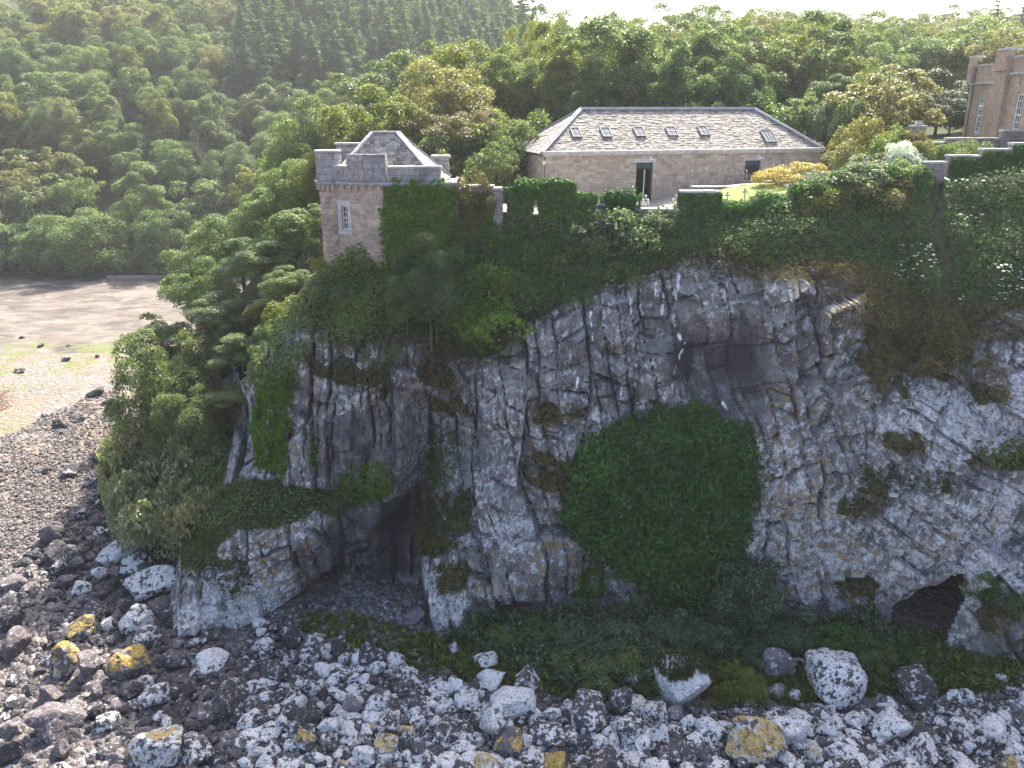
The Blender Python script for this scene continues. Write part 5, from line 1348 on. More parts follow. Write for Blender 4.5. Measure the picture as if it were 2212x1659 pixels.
BOUL = [(333,1269,107,70,'white'),(293,1223,63,50,'white'),(283,1156,60,37,'white'),(253,1189,93,32,'white'),(220,1239,40,33,'white'),(180,1276,37,37,'white'),(207,1326,63,43,'dark'),(177,1363,67,50,'yellow'),(287,1353,66,60,'speck'),(320,1379,60,50,'speck'),
 (197,1443,50,77,'purple'),(390,1423,73,40,'speck'),(467,1430,72,52,'white'),(330,1512,67,67,'speck'),(280,1496,57,53,'dark'),(110,1506,47,50,'purple'),(130,1562,112,77,'purple'),(497,1522,100,67,'dark'),(403,1496,50,40,'dark'),
 (350,1616,112,87,'orange'),(423,1626,77,60,'speck'),(20,1633,52,57,'dark'),(30,1579,53,43,'purple'),(17,1353,30,30,'yellow'),(30,1402,67,67,'purple'),(130,1196,80,37,'dark'),(127,1229,43,40,'dark'),(160,1206,40,37,'speck'),(133,1626,43,50,'purple'),(207,1536,50,37,'dark'),(30,1263,53,37,'purple'),
 (837,1306,27,20,'white'),(894,1329,47,23,'grey'),(981,1403,33,42,'grey'),(1047,1429,55,45,'speck'),(1064,1466,60,44,'white'),(1137,1473,63,47,'white'),(986,1488,37,43,'white'),(1011,1516,63,43,'speck'),(1101,1523,98,70,'white'),(1064,1569,74,83,'speck'),(1271,1549,97,64,'white'),(1337,1523,57,88,'speck'),(1361,1466,54,60,'white'),(1371,1583,60,66,'white'),(1407,1539,66,53,'speck'),(1427,1599,47,60,'white'),(1107,1613,64,63,'orange'),(1181,1589,80,50,'white'),(1155,1640,44,30,'white'),(1247,1606,37,40,'speck'),(977,1586,73,57,'speck'),(951,1533,33,30,'white'),(881,1586,37,47,'orange'),(881,1636,30,33,'white'),(831,1609,67,50,'orange'),(844,1563,47,37,'speck'),(1190,1653,88,34,'yellow'),(1047,1646,60,37,'orange'),(877,1466,47,53,'white'),(944,1486,37,27,'white'),(1191,1543,40,33,'white'),(1297,1606,37,37,'speck'),
 (1675,1433,66,78,'grey'),(1815,1479,127,100,'white'),(1985,1499,83,95,'speck'),(1621,1528,37,30,'white'),(1678,1496,37,37,'grey'),(1721,1503,24,33,'speck'),(1915,1523,47,37,'white'),(1791,1529,37,37,'speck'),(1535,1583,63,63,'white'),(1628,1553,60,40,'speck'),(1701,1583,86,82,'white'),(1775,1576,63,53,'speck'),(1921,1576,80,63,'white'),(1761,1636,50,57,'orange'),(1818,1626,67,47,'white'),(1991,1629,70,57,'speck'),(2138,1583,70,60,'white'),(2071,1566,50,40,'speck'),(2031,1529,34,58,'white'),(2061,1509,43,27,'white'),(2161,1463,30,23,'white'),(2198,1466,30,23,'white'),(2131,1539,37,37,'white'),(2195,1619,40,40,'white'),(1491,1599,30,27,'white'),(1491,1640,34,47,'speck'),(2031,1583,37,20,'speck'),(1460,1540,40,34,'grey'),
 (87,746,17,9,'dark'),(143,775,17,10,'dark'),(43,801,24,11,'dark'),(203,850,38,17,'dark'),(230,868,26,14,'dark'),(128,918,32,18,'dark'),(127,933,19,13,'purple'),(173,908,20,13,'dark'),(218,990,52,34,'dark'),(153,1020,44,30,'dark'),(97,1016,26,18,'purple'),(200,1043,30,24,'dark'),(207,1076,30,24,'dark'),(237,1083,44,30,'dark'),(97,895,16,9,'purple'),(47,728,14,7,'dark'),(210,768,12,7,'dark'),(147,746,11,6,'dark'),(180,1110,34,24,'dark'),(120,1130,24,15,'purple'),(210,1130,34,26,'dark'),(245,1120,32,22,'speck')]
YB = [(150,1433,57,83,'yellow',"upright wedge boulder with a bright yellow lichened top"),(290,1436,97,67,'yellow',"broad boulder with a golden lichen crown on the dark shore"),(1641,1614,123,96,'yellow',"largest foreground boulder, its upper face coated in mustard lichen"),(1470,1482,97,100,'white',"square white boulder with a cap of green turf")]
for b in YB: boulder(*b[:5], special=b[5])
for b in BOUL: boulder(*b)
# the turf on the square boulder is part of it
gb = [o for o in COL.objects if o.get('label', '').startswith('square white boulder')][0]
gb.rotation_euler = (0, 0, .3); gb.data = RK[3]; gb.material_slots[0].link = 'OBJECT'; gb.material_slots[0].material = BM['white']; gb.scale.z *= 1.25; gb.scale.y *= 1.1
vt = np.array([v.co[:] for v in RK[3].vertices]); vt = vt[vt[:, 2] > .38 + .18 * fbm(vt[:, 0] * 2, vt[:, 1] * 2, 91, 2)]
n = 3600; tp_ = vt[G4.integers(len(vt), size=n)] + G4.normal(0, .03, (n, 3)) + np.c_[np.zeros((n, 2)), G4.uniform(-.02, .14, n)]
V, F = leaves(tp_ * [gb.scale[0], gb.scale[1], gb.scale[2]], np.c_[G4.normal(0, .5, (n, 2)), np.full(n, .5)], .3, G4, .2, .16)
put('turf_cap', mesh('turf_cap', V / np.array(gb.scale), F, LM['grass']), gb)
def fill(poly, n, lo, hi, kinds, probs, gap=.75):
    got = 0; poly = np.array(poly, float); x0, y0 = poly.min(0); x1, y1 = poly.max(0)
    for _ in range(n * 14):
        if got >= n: break
        x, y = G4.uniform(x0, x1), G4.uniform(y0, y1)
        if not inside(poly, np.array([x]), np.array([y]))[0]: continue
        w = lo + (hi - lo) * G4.random() ** 2.2
        P = atz(x, y, s1(*atz(x, y, -24)[:2])); R_ = w * .5 * (P[1] * CP - (P[2] - CAM_Z) * SP) / 1800
        if any((P[0] - a) ** 2 + (P[1] - b) ** 2 < (gap * (R_ + c)) ** 2 for a, b, c in placed): continue
        boulder(x, y, w, w * G4.uniform(.6, .95), G4.choice(kinds, p=probs)); got += 1
fill([(660,1350),(900,1450),(1000,1500),(1200,1530),(1500,1560),(1900,1550),(2230,1500),(2230,1670),(600,1670),(560,1420)], 122, 26, 64, ['white', 'speck', 'dark', 'orange', 'grey'], [.50, .30, .10, .04, .06])
fill([(60,1190),(200,1080),(330,1150),(370,1390),(560,1420),(560,1670),(-10,1670),(-10,1290)], 48, 26, 62, ['dark', 'purple', 'speck', 'white'], [.45, .3, .15, .1])
# stones too small and too many to count
def stones(label, poly, n, s, cols, sub=1, sz=None, nlo=.6):
    r = G4; poly = np.array(poly, float); V0, F0_ = ICO[sub]
    vs = [rock(600 + i, sub, 9, .7, 0)[0] for i in range(6)]
    x0, y0 = poly.min(0); x1, y1 = poly.max(0)
    P = np.c_[r.uniform(x0, x1, n * 3), r.uniform(y0, y1, n * 3)]; P = P[inside(poly, P[:, 0], P[:, 1])][:n]
    d = np.stack([(P[:, 0] - 1106) / 1800, CP + (829.5 - P[:, 1]) / 1800 * SP, -SP + (829.5 - P[:, 1]) / 1800 * CP], 1)
    z = np.full(len(P), -24.0)
    for _ in range(3):
        W = d * ((z - CAM_Z) / d[:, 2])[:, None]; z = shore_z(W[:, 0], W[:, 1])
    n = len(P); S = s[0] + (s[1] - s[0]) * r.random(n) ** 2.5
    a = r.uniform(0, 6.28, n); k = r.integers(0, 6, n)
    ca, sa = np.cos(a), np.sin(a)
    B = np.stack([vs[i] for i in range(6)])[k] * (S * .5)[:, None, None] * r.uniform(.7, 1.3, (n, 1, 3)) * [1, 1, .75]
    X = B[..., 0] * ca[:, None] - B[..., 1] * sa[:, None]; Y = B[..., 0] * sa[:, None] + B[..., 1] * ca[:, None]
    zz = z + .28 * fbm(W[:, 0] * .4, W[:, 1] * .4, 41, 4) + .08
    Vv = np.stack([X + W[:, :1], Y + W[:, 1:2], B[..., 2] + (zz + S * .12)[:, None]], -1).reshape(-1, 3)
    Ff = (np.arange(n)[:, None, None] * len(V0) + F0_[None]).reshape(-1, 3)
    t = NT(label + '_stone'); p = t.pos(); g = t.n('ShaderNodeNewGeometry').outputs['Random Per Island']
    c = t.ramp(g, [(i / (len(cols) - 1), x) for i, x in enumerate(cols)])
    c = t.mix(.6, c, t.ramp(t.noise(p, 5, 5), [(.35, .5), (.6, 1.1)]), 'MULTIPLY')
    m = t.done(t.bsdf(c, .8, .3, t.bump(t.noise(p, 9, 4), .5, .05)))
    tag(put(label, mesh(label, Vv, Ff, m)), kind='stuff')
DKC = [(.022, .021, .024), (.05, .047, .05), (.085, .08, .082), (.13, .12, .12), (.04, .038, .04), (.30, .29, .29), (.06, .055, .056), (.48, .48, .47)]
stones('shingle', [(560,1340),(700,1290),(900,1390),(1000,1480),(1300,1500),(1500,1530),(1900,1530),(2240,1480),(2240,1690),(540,1690),(480,1450)], 15000, (.09, .40), DKC)
stones('cobbles', [(640,1330),(760,1240),(900,1260),(930,1350),(860,1400),(700,1380)], 1500, (.10, .45), [(.05, .047, .05), (.10, .095, .10), (.15, .14, .145), (.07, .065, .07), (.24, .23, .23)])
stones('dark_cobbles', [(60,1190),(200,1080),(340,1100),(400,1250),(480,1400),(560,1440),(600,1690),(-20,1690),(-20,1280)], 7000, (.12, .6), [(.03, .028, .03), (.07, .062, .065), (.12, .10, .105), (.045, .042, .044), (.20, .175, .17)])
stones('beach_cobbles', [(-20,960),(100,900),(240,840),(330,900),(230,1080),(60,1190),(-20,1290)], 10000, (.08, .36), [(.068, .057, .055), (.145, .122, .113), (.21, .182, .167), (.105, .09, .086), (.26, .232, .212), (.055, .048, .048)])
stones('beach_cobbles', [(-20,1290),(60,1200),(120,1280),(100,1400),(260,1420),(300,1600),(420,1690),(-20,1690)], 6000, (.10, .5), [(.085, .073, .07), (.16, .14, .13), (.24, .21, .19), (.12, .10, .098), (.30, .27, .24), (.06, .054, .054)])
def small_boulders(poly, n, s, kind):
    stones('small_boulders', poly, n, s, DKC, 2); o = COL.objects[-1]
    o.data.materials[0] = BM[kind]
for kd, n in (('white', 560), ('speck', 420), ('dark', 320)):
    small_boulders([(560,1350),(760,1400),(900,1440),(1000,1480),(1200,1520),(1500,1540),(1900,1540),(2240,1490),(2240,1690),(540,1690),(520,1450)], n, (.45, 1.25), kd)
for kd, n in (('dark', 300), ('purple', 220), ('speck', 90)):
    small_boulders([(60,1190),(200,1080),(340,1100),(400,1250),(480,1400),(560,1440),(600,1690),(-20,1690),(-20,1280)], n, (.42, 1.1), kd)
# grass and herbs at the foot of the cliff
def herb(name, poly, n, size, mat, hz=.2, asp=.15, kind='stuff', label=None, cat=None, hump=0.0):
    r = G4; poly = np.array(poly, float); x0, y0 = poly.min(0); x1, y1 = poly.max(0)
    P = np.c_[r.uniform(x0, x1, n * 3), r.uniform(y0, y1, n * 3)]
    P = P + 10 * np.c_[fbm(P[:, 0] * .02, P[:, 1] * .02, 71, 3), fbm(P[:, 0] * .02 + 5, P[:, 1] * .02, 72, 3)] * 2
    P = P[inside(poly, P[:, 0], P[:, 1])]; P = P[vnoise(P[:, 0] * .03, P[:, 1] * .05, 73) + .35 * r.random(len(P)) > .32][:n]
    d = np.stack([(P[:, 0] - 1106) / 1800, CP + (829.5 - P[:, 1]) / 1800 * SP, -SP + (829.5 - P[:, 1]) / 1800 * CP], 1)
    z = np.full(len(P), -24.0)
    for _ in range(3):
        W = d * ((z - CAM_Z) / d[:, 2])[:, None]; z = shore_z(W[:, 0], W[:, 1])
    z += .28 * fbm(W[:, 0] * .4, W[:, 1] * .4, 41, 4)
    C = np.c_[W[:, :2], z + hz * r.random(len(P)) + hump * vnoise(W[:, 0] * .8, W[:, 1] * .8, 75) ** 1.5 * r.uniform(.3, 1, len(P))]
    V, F = leaves(C, np.c_[r.normal(0, .7, (len(P), 2)), np.full(len(P), .7)], size * r.uniform(.6, 1.3, len(P)), r, .2, asp)
    tag(put(name, mesh(name, V, F, LM[mat])), label, cat, None, kind)
GR = [(640,1330),(760,1330),(930,1380),(1100,1330),(1500,1320),(1900,1350),(2240,1400),(2240,1500),(2050,1500),(1900,1500),(1700,1530),(1550,1510),(1400,1500),(1300,1530),(1180,1500),(1000,1480),(800,1430),(680,1400)]
herb('foreshore_grass', GR, 42000, .36, 'grass', .3)
herb('foreshore_grass', GR, 9000, .5, 'straw', .5, .1)
herb('foreshore_herbs', GR, 5000, .34, 'ivybright', .5, .5)
herb('foreshore_herbs', GR, 26000, .2, 'ivy', .3, .6)
herb('foreshore_grass', [(1950,1400),(2240,1440),(2240,1510),(1950,1500)], 5000, .34, 'ivybright', .2)
herb('foreshore_herbs', [(950,1390),(1100,1325),(1300,1320),(1560,1340),(1900,1350),(1960,1400),(1880,1440),(1760,1420),(1600,1440),(1480,1420),(1400,1500),(1250,1500),(1150,1470),(1050,1420)], 26000, .26, 'bluegreen', .3, .6, hump=1.6)
herb('foreshore_herbs', [(1740,1380),(1960,1370),(2000,1430),(1880,1460),(1740,1430)], 9000, .19, 'ivy', .2, .6, hump=1.1)
herb('foreshore_herbs', [(680,1330),(800,1360),(900,1400),(860,1430),(720,1400)], 5000, .2, 'ivybright', .15, .5)
def base_shrub(px, py, w, h, m, label=None):
    P = atz(px, py + h * .5, s1(*atz(px, py + h * .5, -24)[:2])); f = P[1] * CP - (P[2] - CAM_Z) * SP
    return plant('shrub', P[0], P[1], P[2] - .1, h * f / 1800 * 1.05, w * .5 * f / 1800, m, 'foot', group='bushes at the cliff foot')
for b in [(1612,1275,150,130,'bluegreen'),(1570,1320,80,60,'bluegreen'),(1600,1475,105,75,'yellow'),(1560,1500,60,40,'yellow'),(1330,1385,130,60,'bluegreen'),(1240,1375,120,50,'bluegreen'),(1440,1370,110,50,'bluegreen'),(1300,1440,110,60,'mid'),(1360,1430,90,60,'mid'),(1230,1420,90,50,'mid'),(1160,1360,90,40,'dark'),(1090,1375,80,36,'mid'),(1520,1370,90,50,'bluegreen'),(1700,1375,90,50,'bluegreen'),(1800,1380,100,50,'ivy'),(1870,1390,80,40,'ivy'),(1640,1410,70,40,'bluegreen'),(1290,1480,80,40,'mid'),(1400,1470,60,40,'dark'),(1880,1405,100,46,'dark'),(2110,1265,60,90,'ivy'),(2180,1290,100,80,'dark')]:
    o = base_shrub(*b)
    if b[1] < 1300 and b[0] > 2000: o.location = at(b[0], b[1] + b[3] * .5, 40.9)
# driftwood
for k, (pp_, lb) in enumerate([([(1714,1428),(1722,1424),(1732,1426),(1738,1432)], 'curved pale driftwood branch lying in the hollow by the slab boulder'), ([(1748,1422),(1750,1428),(1749,1434)], 'short pale driftwood stub beside the huge boulder'), ([(1711,1454),(1714,1449),(1719,1447)], 'small bent driftwood stick below the slab boulder'), ([(873,1306),(880,1299),(890,1290)], 'weathered driftwood branch on the cobbles of the cave mouth')]):
    mb = MB(); Q = np.array([atz(x, y, s1(*atz(x, y, -24)[:2]) + .35) for x, y in pp_]); c0 = Q.mean(0)
    mb.tube(Q - c0, np.linspace(.13, .07, len(Q)) if k != 3 else .06, 7); tag(mb.build('driftwood', M_PALEBARK, None, True, loc=tuple(c0)), lb, 'driftwood')
# dead trees
def dead_mesh(seed, H, spread_, forks, upright=.6):
    r = np.random.default_rng(seed); mb = MB()
    def grow(p, d, L, rad, lev):
        n = 4; P = [p]; dd = d.copy()
        for i in range(n):
            dd = unit(dd + r.normal(0, .22, 3) + [0, 0, .06]); P.append(P[-1] + dd * L / n)
        mb.tube(P, np.linspace(rad, rad * .55, n + 1), 5 if lev < 2 else 4, False)
        if lev < 4:
            for _ in range(forks if lev else forks + 1):
                i = r.integers(2, n + 1); grow(P[i], unit(dd * upright + r.normal(0, spread_, 3) + [0, 0, .15]), L * r.uniform(.5, .78), rad * .5, lev + 1)
    grow(np.array([0, 0, -.4]), np.array([.0, 0, 1.0]), H * .4, H * .010, 0)
    return mb.mesh('branches', M_PALEBARK, True)
DM = [dead_mesh(700, 5, .5, 3), dead_mesh(701, 5, .65, 3), dead_mesh(703, 5, .3, 3, 1.0)]
for px, py, hgt, Y, k, lb in [(300,930,110,56.5,0,'bare pale tree leaning out of the bushes above the boulders'),(370,930,110,56,1,'bleached leafless tree amid the bushes on the seaward flank'),(520,960,150,54.5,1,'crooked bare tree with pale limbs beside the hanging creeper'),(480,900,140,56.5,0,'grey leafless branches between dark trees above the bushes'),(250,985,80,57,1,'low bare branches overhanging the black rocks'),(335,1010,100,54.6,0,'bleached branches sprawling over the olive bushes')]:
    P = at(px, py, Y); f = P[1] * CP - (P[2] - CAM_Z) * SP; s = hgt * f / 1800 / 4.2
    t = thing('dead_tree', lb, 'dead tree', tuple(P), G4.uniform(0, 6.28)); t.scale = (s * 1.2, s * 1.2, s); t.rotation_euler = (G4.normal(0, .2), G4.normal(-.25, .2), G4.uniform(0, 6.28)); t2 = put('branches', DM[k], t)
P = at(432, 385, 165); t = thing('dead_tree', 'fan-shaped bare grey tree standing in the far wood', 'dead tree', (P[0], P[1], P[2]), 0.5); t.scale = (1.9, 1.9, 2.4); put('branches', DM[2], t)
# ================================================================ CLIFFTOP GARDEN
def sheet(name, poly, mat, lift=.05, step=.5, kind='structure'):
    poly = np.array(poly, float); x0, y0 = poly.min(0); x1, y1 = poly.max(0)
    gx_, gy_ = np.meshgrid(np.arange(x0, x1 + step, step), np.arange(y0, y1 + step, step))
    V = np.stack([gx_, gy_, ground(gx_, gy_) + lift], -1).reshape(-1, 3); q = np.arange(gx_.size).reshape(gx_.shape)
    F = np.stack([q[:-1, :-1], q[:-1, 1:], q[1:, 1:], q[1:, :-1]], -1).reshape(-1, 4)
    c = V[F].mean(1); F = F[inside(poly, c[:, 0], c[:, 1])]
    return tag(put(name, mesh(name, V, F, mat, True)), kind=kind)
def turf():
    t = NT('mown_lawn'); p = t.pos()
    c = t.ramp(t.noise(p, 1.5, 6), [(.35, (.10, .14, .025)), (.65, (.17, .20, .05))])
    return t.done(t.bsdf(c, .9, .15, t.bump(t.noise(p, 20, 3), .5, .03)))
M_TURF = turf(); M_PATH = plain('pale_gravel_path', (.36, .32, .28), .95, .1, .2, 8)
sheet('lawn', [(13.6,54.6),(22,55.5),(21,59),(18.5,60.9),(13.5,60.6)], M_TURF, .06, .4)
sheet('garden_path', [(-2,55.5),(13,55.2),(13.2,60.5),(18,61.3),(25,64.5),(24,68.5),(2.3,62.0),(-2,64)], M_PATH, .04, .4)
sheet('gravel_walk', [(18.8,58.2),(23.5,59.0),(23.5,61),(19.0,60.0)], M_PATH, .11, .4)

def wall_thing(name, label, X0, X1, Y0, Y1, z0, z1, cope=True, mat=None, openings=(), group=None, stones_=True, cat='wall'):
    t = thing(name, label, cat, ((X0 + X1) / 2, (Y0 + Y1) / 2, z0), 0, group)
    ox, oy = (X0 + X1) / 2, (Y0 + Y1) / 2
    mb, pc = MB(), Pieces(BLOCKS); r = np.random.default_rng(int(abs(X0 * 100)) + 5)
    H = z1 - z0
    facet(pc, mb, (X0 - ox, Y0 - oy), (X1 - ox, Y0 - oy), 0, H, [(a - X0, b - X0, c - z0, d - z0) for a, b, c, d in openings], thick=Y1 - Y0, r=r, h=(.2, .32), w=(.3, .7))
    facet(pc, mb, (X0 - ox, Y1 - oy), (X0 - ox, Y0 - oy), 0, H, thick=.1, r=r, h=(.2, .32), w=(.3, .6), body=False)
    facet(pc, mb, (X1 - ox, Y0 - oy), (X1 - ox, Y1 - oy), 0, H, thick=.1, r=r, h=(.2, .32), w=(.3, .6), body=False)
    b = mb.build('masonry_core', M_MORTAR, t)
    pc.build('stone', 'small_stones', mat or M_DARKWALL, t, 60)
    if cope:
        x = X0 - .06
        while x < X1 + .05:
            w = min(G4.uniform(.6, 1.0), X1 + .06 - x)
            if X1 + .06 - x - w < .25: w = X1 + .06 - x
            m2 = MB(); m2.box((x - ox + .006, Y0 - oy - .07, H), (x + w - ox - .006, Y1 - oy + .07, H + .11 + G4.uniform(0, .02))); m2.build('coping_stone', M_COPE, t); x += w
    return t
def ivy_box(label, X0, X1, Y0, Y1, z0, z1, dens=95, size=.22, mat='ivy', lift=.22, openings=(), top=True, front=True, sides=True, kind=None, name='ivy', zt2=None, group=None):
    r = G4; C = []; N = []
    def add(n, fx, nv):
        n = int(n * dens * 1.9); p = fx(r.random(n), r.random(n)); C.append(p); N.append(np.tile(nv, (n, 1)))
    if front: add((X1 - X0) * (z1 - z0), lambda a, b: np.c_[X0 + a * (X1 - X0), np.full(len(a), Y0), z0 + b * (z1 - z0)], (0, -1, .35))
    if top: add((X1 - X0) * (Y1 - Y0) * 1.3, lambda a, b: np.c_[X0 + a * (X1 - X0), Y0 + b * (Y1 - Y0), np.full(len(a), z1)], (0, -.2, 1))
    if sides:
        for X, s in ((X0, -1), (X1, 1)): add((Y1 - Y0) * (z1 - z0), lambda a, b: np.c_[np.full(len(a), X), Y0 + a * (Y1 - Y0), z0 + b * (z1 - z0)], (s, -.2, .3))
    C, N = np.vstack(C), np.vstack(N)
    for a, b, c, d in openings:
        k = ~((C[:, 0] > a) & (C[:, 0] < b) & (C[:, 2] > c) & (C[:, 2] < d)); C, N = C[k], N[k]
    C0 = C.copy(); f = vnoise(C[:, 0] * 1.4, C[:, 2] * 1.4 + C[:, 1], 81)
    C = C + N * (lift * (.2 + 1.3 * f ** 1.5) * r.uniform(.5, 1.05, len(C)))[:, None] + r.normal(size=C.shape) * .04
    nb = len(C) // 2
    kb = r.permutation(len(C))[:nb]
    Vb, Fb = leaves(C0[kb] + N[kb] * .05, N[kb] + r.normal(size=(nb, 3)) * .2, .38, r)
    V, F = leaves(C, N + r.normal(size=N.shape) * .5 + [0, 0, .25], size * r.uniform(.6, 1.35, len(C)), r)
    o = put(name, mesh(name, np.vstack([V, Vb]), np.vstack([F, Fb + len(V)]), LM[mat])); return tag(o, label, 'ivy', group, kind)
X = lambda px, Y=53.8: (px - 1106) / 1800.0 / 1.022 * Y
# battlemented wall along the cliff edge
wall_thing('garden_wall', 'short clifftop wall with pale coping next to the tower', X(985), X(1066), 53.4, 53.9, -1.5, 1.9)
wall_thing('gate_pier', 'square stone pier with a pale cap at the wall window', X(1066), X(1083), 53.3, 54.0, -1.5, 1.75, cat='pier')
ow = [(X(1150), X(1164), -.3, 1.15)]
og = [(X(1083) + .01, X(1097), -.1, 1.25)]
wall_thing('garden_wall', 'low clifftop wall piece with a window gap beside the pier', X(1083), X(1118), 53.4, 53.9, -1.5, 1.7, False, openings=og)
wall_thing('garden_wall', 'tall ivy-covered merlon wall pierced by a barred window', X(1118), X(1237), 53.4, 54.0, -1.5, 2.05, False, openings=ow)
wall_thing('garden_wall', 'ivy-covered low wall east of the tall merlon', X(1237), X(1282), 53.4, 53.9, -1, 1.25, False)
wall_thing('garden_wall', 'ivy-topped merlon west of the white-haired woman', X(1310), X(1368), 53.4, 53.9, -1, 1.25, False)
wall_thing('garden_wall', 'low sill wall between the ivy merlons', X(1282), X(1310), 53.4, 53.9, -1, .75, True)
wall_thing('garden_wall', 'low wall in front of the two visitors', X(1368), X(1470), 53.4, 53.9, -1, .45, True)
wall_thing('garden_wall', 'ivy-hung merlon with a bright pale coping below the lawn', X(1470), X(1552), 53.4, 54.0, -1, 1.55, True)
gr = thing('iron_grille', 'rusty iron grille in the window of the ivy merlon', 'grille', (X(1157), 53.7, -.3))
for q_ in (.12, .3): m2 = MB(); m2.tube([(q_ - .21, 0, 0), (q_ - .21, 0, 1.45)], .018, 5); m2.build('bar', M_IRON, gr)
for q_ in (.35, .8, 1.2): m2 = MB(); m2.tube([(-.2, .02, q_), (.2, .02, q_)], .016, 5); m2.build('rail', M_IRON, gr)
ivy_box('thick ivy on the flat wall of the tower', X(834), X(985), 52.98, 53.1, -4, 1.85, 130, .24, 'ivybright', .42, top=False, sides=False)
ivy_box('ragged ivy fringe creeping round the tower corner under the cornice', X(822), X(840), 52.94, 53.1, -3.5, 1.2, 22, .2, 'ivybright', .15, top=False, sides=False)
ivy_box('ivy shoots reaching over the tower cornice above the flat wall', X(850), X(975), 52.75, 53.0, 1.7, 2.45, 14, .2, 'ivy', .2, top=False, sides=False)
ivy_box('ivy on the short wall by the window gap', X(1090), X(1119), 53.38, 53.9, -2, 1.75, mat='ivy', openings=og)
ivy_box('ivy on the short coped wall next to the tower', X(985), X(1068), 53.38, 53.9, -2.5, 1.5, mat='ivybright', top=False, sides=False)
ivy_box('dense ivy clothing the tall merlon with the barred window', X(1116), X(1238), 53.38, 54.05, -2, 2.1, mat='ivy', openings=ow, lift=.25)
ivy_box('ivy on the low wall east of the tall merlon', X(1238), X(1283), 53.38, 53.95, -1.5, 1.3, mat='ivy')
ivy_box('ivy bonnet on the merlon west of the woman', X(1308), X(1370), 53.3, 54.0, -1.5, 1.35, mat='ivydark', lift=.35)
ivy_box('ivy skirt on the merlon with the pale coping', X(1469), X(1553), 53.38, 54.0, -1.8, 1.45, mat='ivy', top=False)
steps = [(1552,1640,.6),(1640,1720,1.05),(1720,1800,1.75),(1800,1880,2.15),(1880,1990,2.75)]
WORDS_ = ['beside the lawn', 'under the lawn path', 'below the yellow flowers', 'below the garden shrubs', 'below the seated visitors']
for (a, b, z), wd in zip(steps, WORDS_):
    wall_thing('garden_wall', 'ivy-buried clifftop wall step ' + wd, X(a), X(b), 53.5, 54.0, -.6, z, False)
    ivy_box('wide ivy hedge on the wall step ' + wd, X(a) - .1, X(b) + .1, 53.3, 54.6, -1.4, z + .12, 75, .19, 'ivy', .3 if a < 1700 else .5)
wall_thing('garden_wall', 'bare grey end of wall above the earth chute', X(1993), X(2034), 53.8, 54.4, .6, 3.3)
for (a, b, z), wd in zip([(2034,2102,3.65),(2102,2164,4.05),(2164,2290,4.4)], ['lowest', 'middle', 'top']):
    wall_thing('garden_wall', wd + ' step of the eastern ivy wall under pale coping', X(a, 55), X(b, 55), 54.6, 55.2, .5, z, True)
    ivy_box('ivy sheet on the ' + wd + ' step of the eastern wall', X(a, 55), X(b, 55), 54.55, 55.2, .3, z - .12, 85, .18, 'ivy', .25, top=False, sides=False)
X62 = lambda px: X(px, 61.5) * .985
wall_thing('garden_wall', 'rubble garden wall with coping in front of the castle', X62(2050), X62(2160), 61.8, 62.3, 2.6, 4.45)
wall_thing('garden_wall', 'higher garden wall end against the castle', X62(2160), X62(2290), 61.4, 62.0, 2.6, 5.0)
wall_thing('garden_wall', 'low garden wall running from the stone pier to the castle', X62(1935), X62(2050), 62.2, 62.6, 2.0, 4.15)
wall_thing('gate_pier', 'tall pale stone pier with block cap above the garden shrubs', X62(1966), X62(1996), 61.6, 62.2, 2.0, 5.3, cat='pier')
mb = MB(); mb.box((X62(1975), 61.75, 5.42), (X62(1988), 62.05, 5.72)); o = mb.build('pier_block', M_COPE, None); tag(o, 'small stone block on top of the tall pale pier', 'stone block')
wall_thing('garden_wall', 'stub wall at the east end of the long building', X(1788, 68), X(1818, 68), 67.6, 68.1, .8, 2.6)
wall_thing('garden_wall', 'low white-coped wall on the lawn near the building', 12.9, 18.2, 61.0, 61.4, .1, 1.15)
wall_thing('garden_wall', 'upper length of the low coped wall beside the window', 18.2, 21.6, 61.2, 61.6, .4, 1.5)
for k, px in enumerate((1499, 1529, 1558, 1589, 1617, 1676, 1704)):
    y_ = 61.2 if k < 5 else 61.4; z_ = 1.28 if k < 5 else 1.62
    t = thing('railing_post', None, 'post', (X(px, 61.2) * .985, y_, z_), 0, 'thin white posts along the low wall'); m2 = MB(); m2.tube([(0, 0, -.05), (0, 0, 1.0)], .016, 6); m2.build('shaft', M_LEAD, t); m2 = MB(); m2.tube([(0, 0, 1.0), (0, 0, 1.04), (0, 0, 1.09), (0, 0, 1.12)], [.03, .06, .06, .02], 8); m2.build('finial', M_LEAD, t)
    reg(t, 'post', 'thin white railing post', t.location)
# rope barrier before the door
for k, px in enumerate((1283, 1312, 1345, 1378)):
    P = at(px, 428, 57.2); t = thing('rope_post', None, 'post', (P[0], 57.2, g1(P[0], 57.2)), 0, 'rope barrier posts before the door')
    m2 = MB(); m2.tube([(0, 0, 0), (0, 0, .95)], .03, 6); m2.build('shaft', M_WHITE, t); reg(t, 'post', 'short rope barrier post', P)
    if k:
        a, b = np.array([p0[0], 57.2, p0[2]]), np.array([P[0], 57.2, g1(P[0], 57.2) + .9]); s = np.linspace(0, 1, 9)
        for dz in (0, -.4):
            q_ = a[None] * (1 - s[:, None]) + b[None] * s[:, None]; q_[:, 2] -= .5 * s * (1 - s); q_[:, 2] += dz
            m2 = MB(); m2.tube(q_ - a, .016, 4); o = m2.build('rope', M_WHITE, None, loc=tuple(a)); tag(o, ('upper' if dz == 0 else 'lower') + ' white barrier rope, ' + ['', 'span beside the ivy wall', 'middle span under the sign', 'span before the open door'][k], 'rope')
    p0 = (P[0], 57.2, g1(P[0], 57.2) + .9)
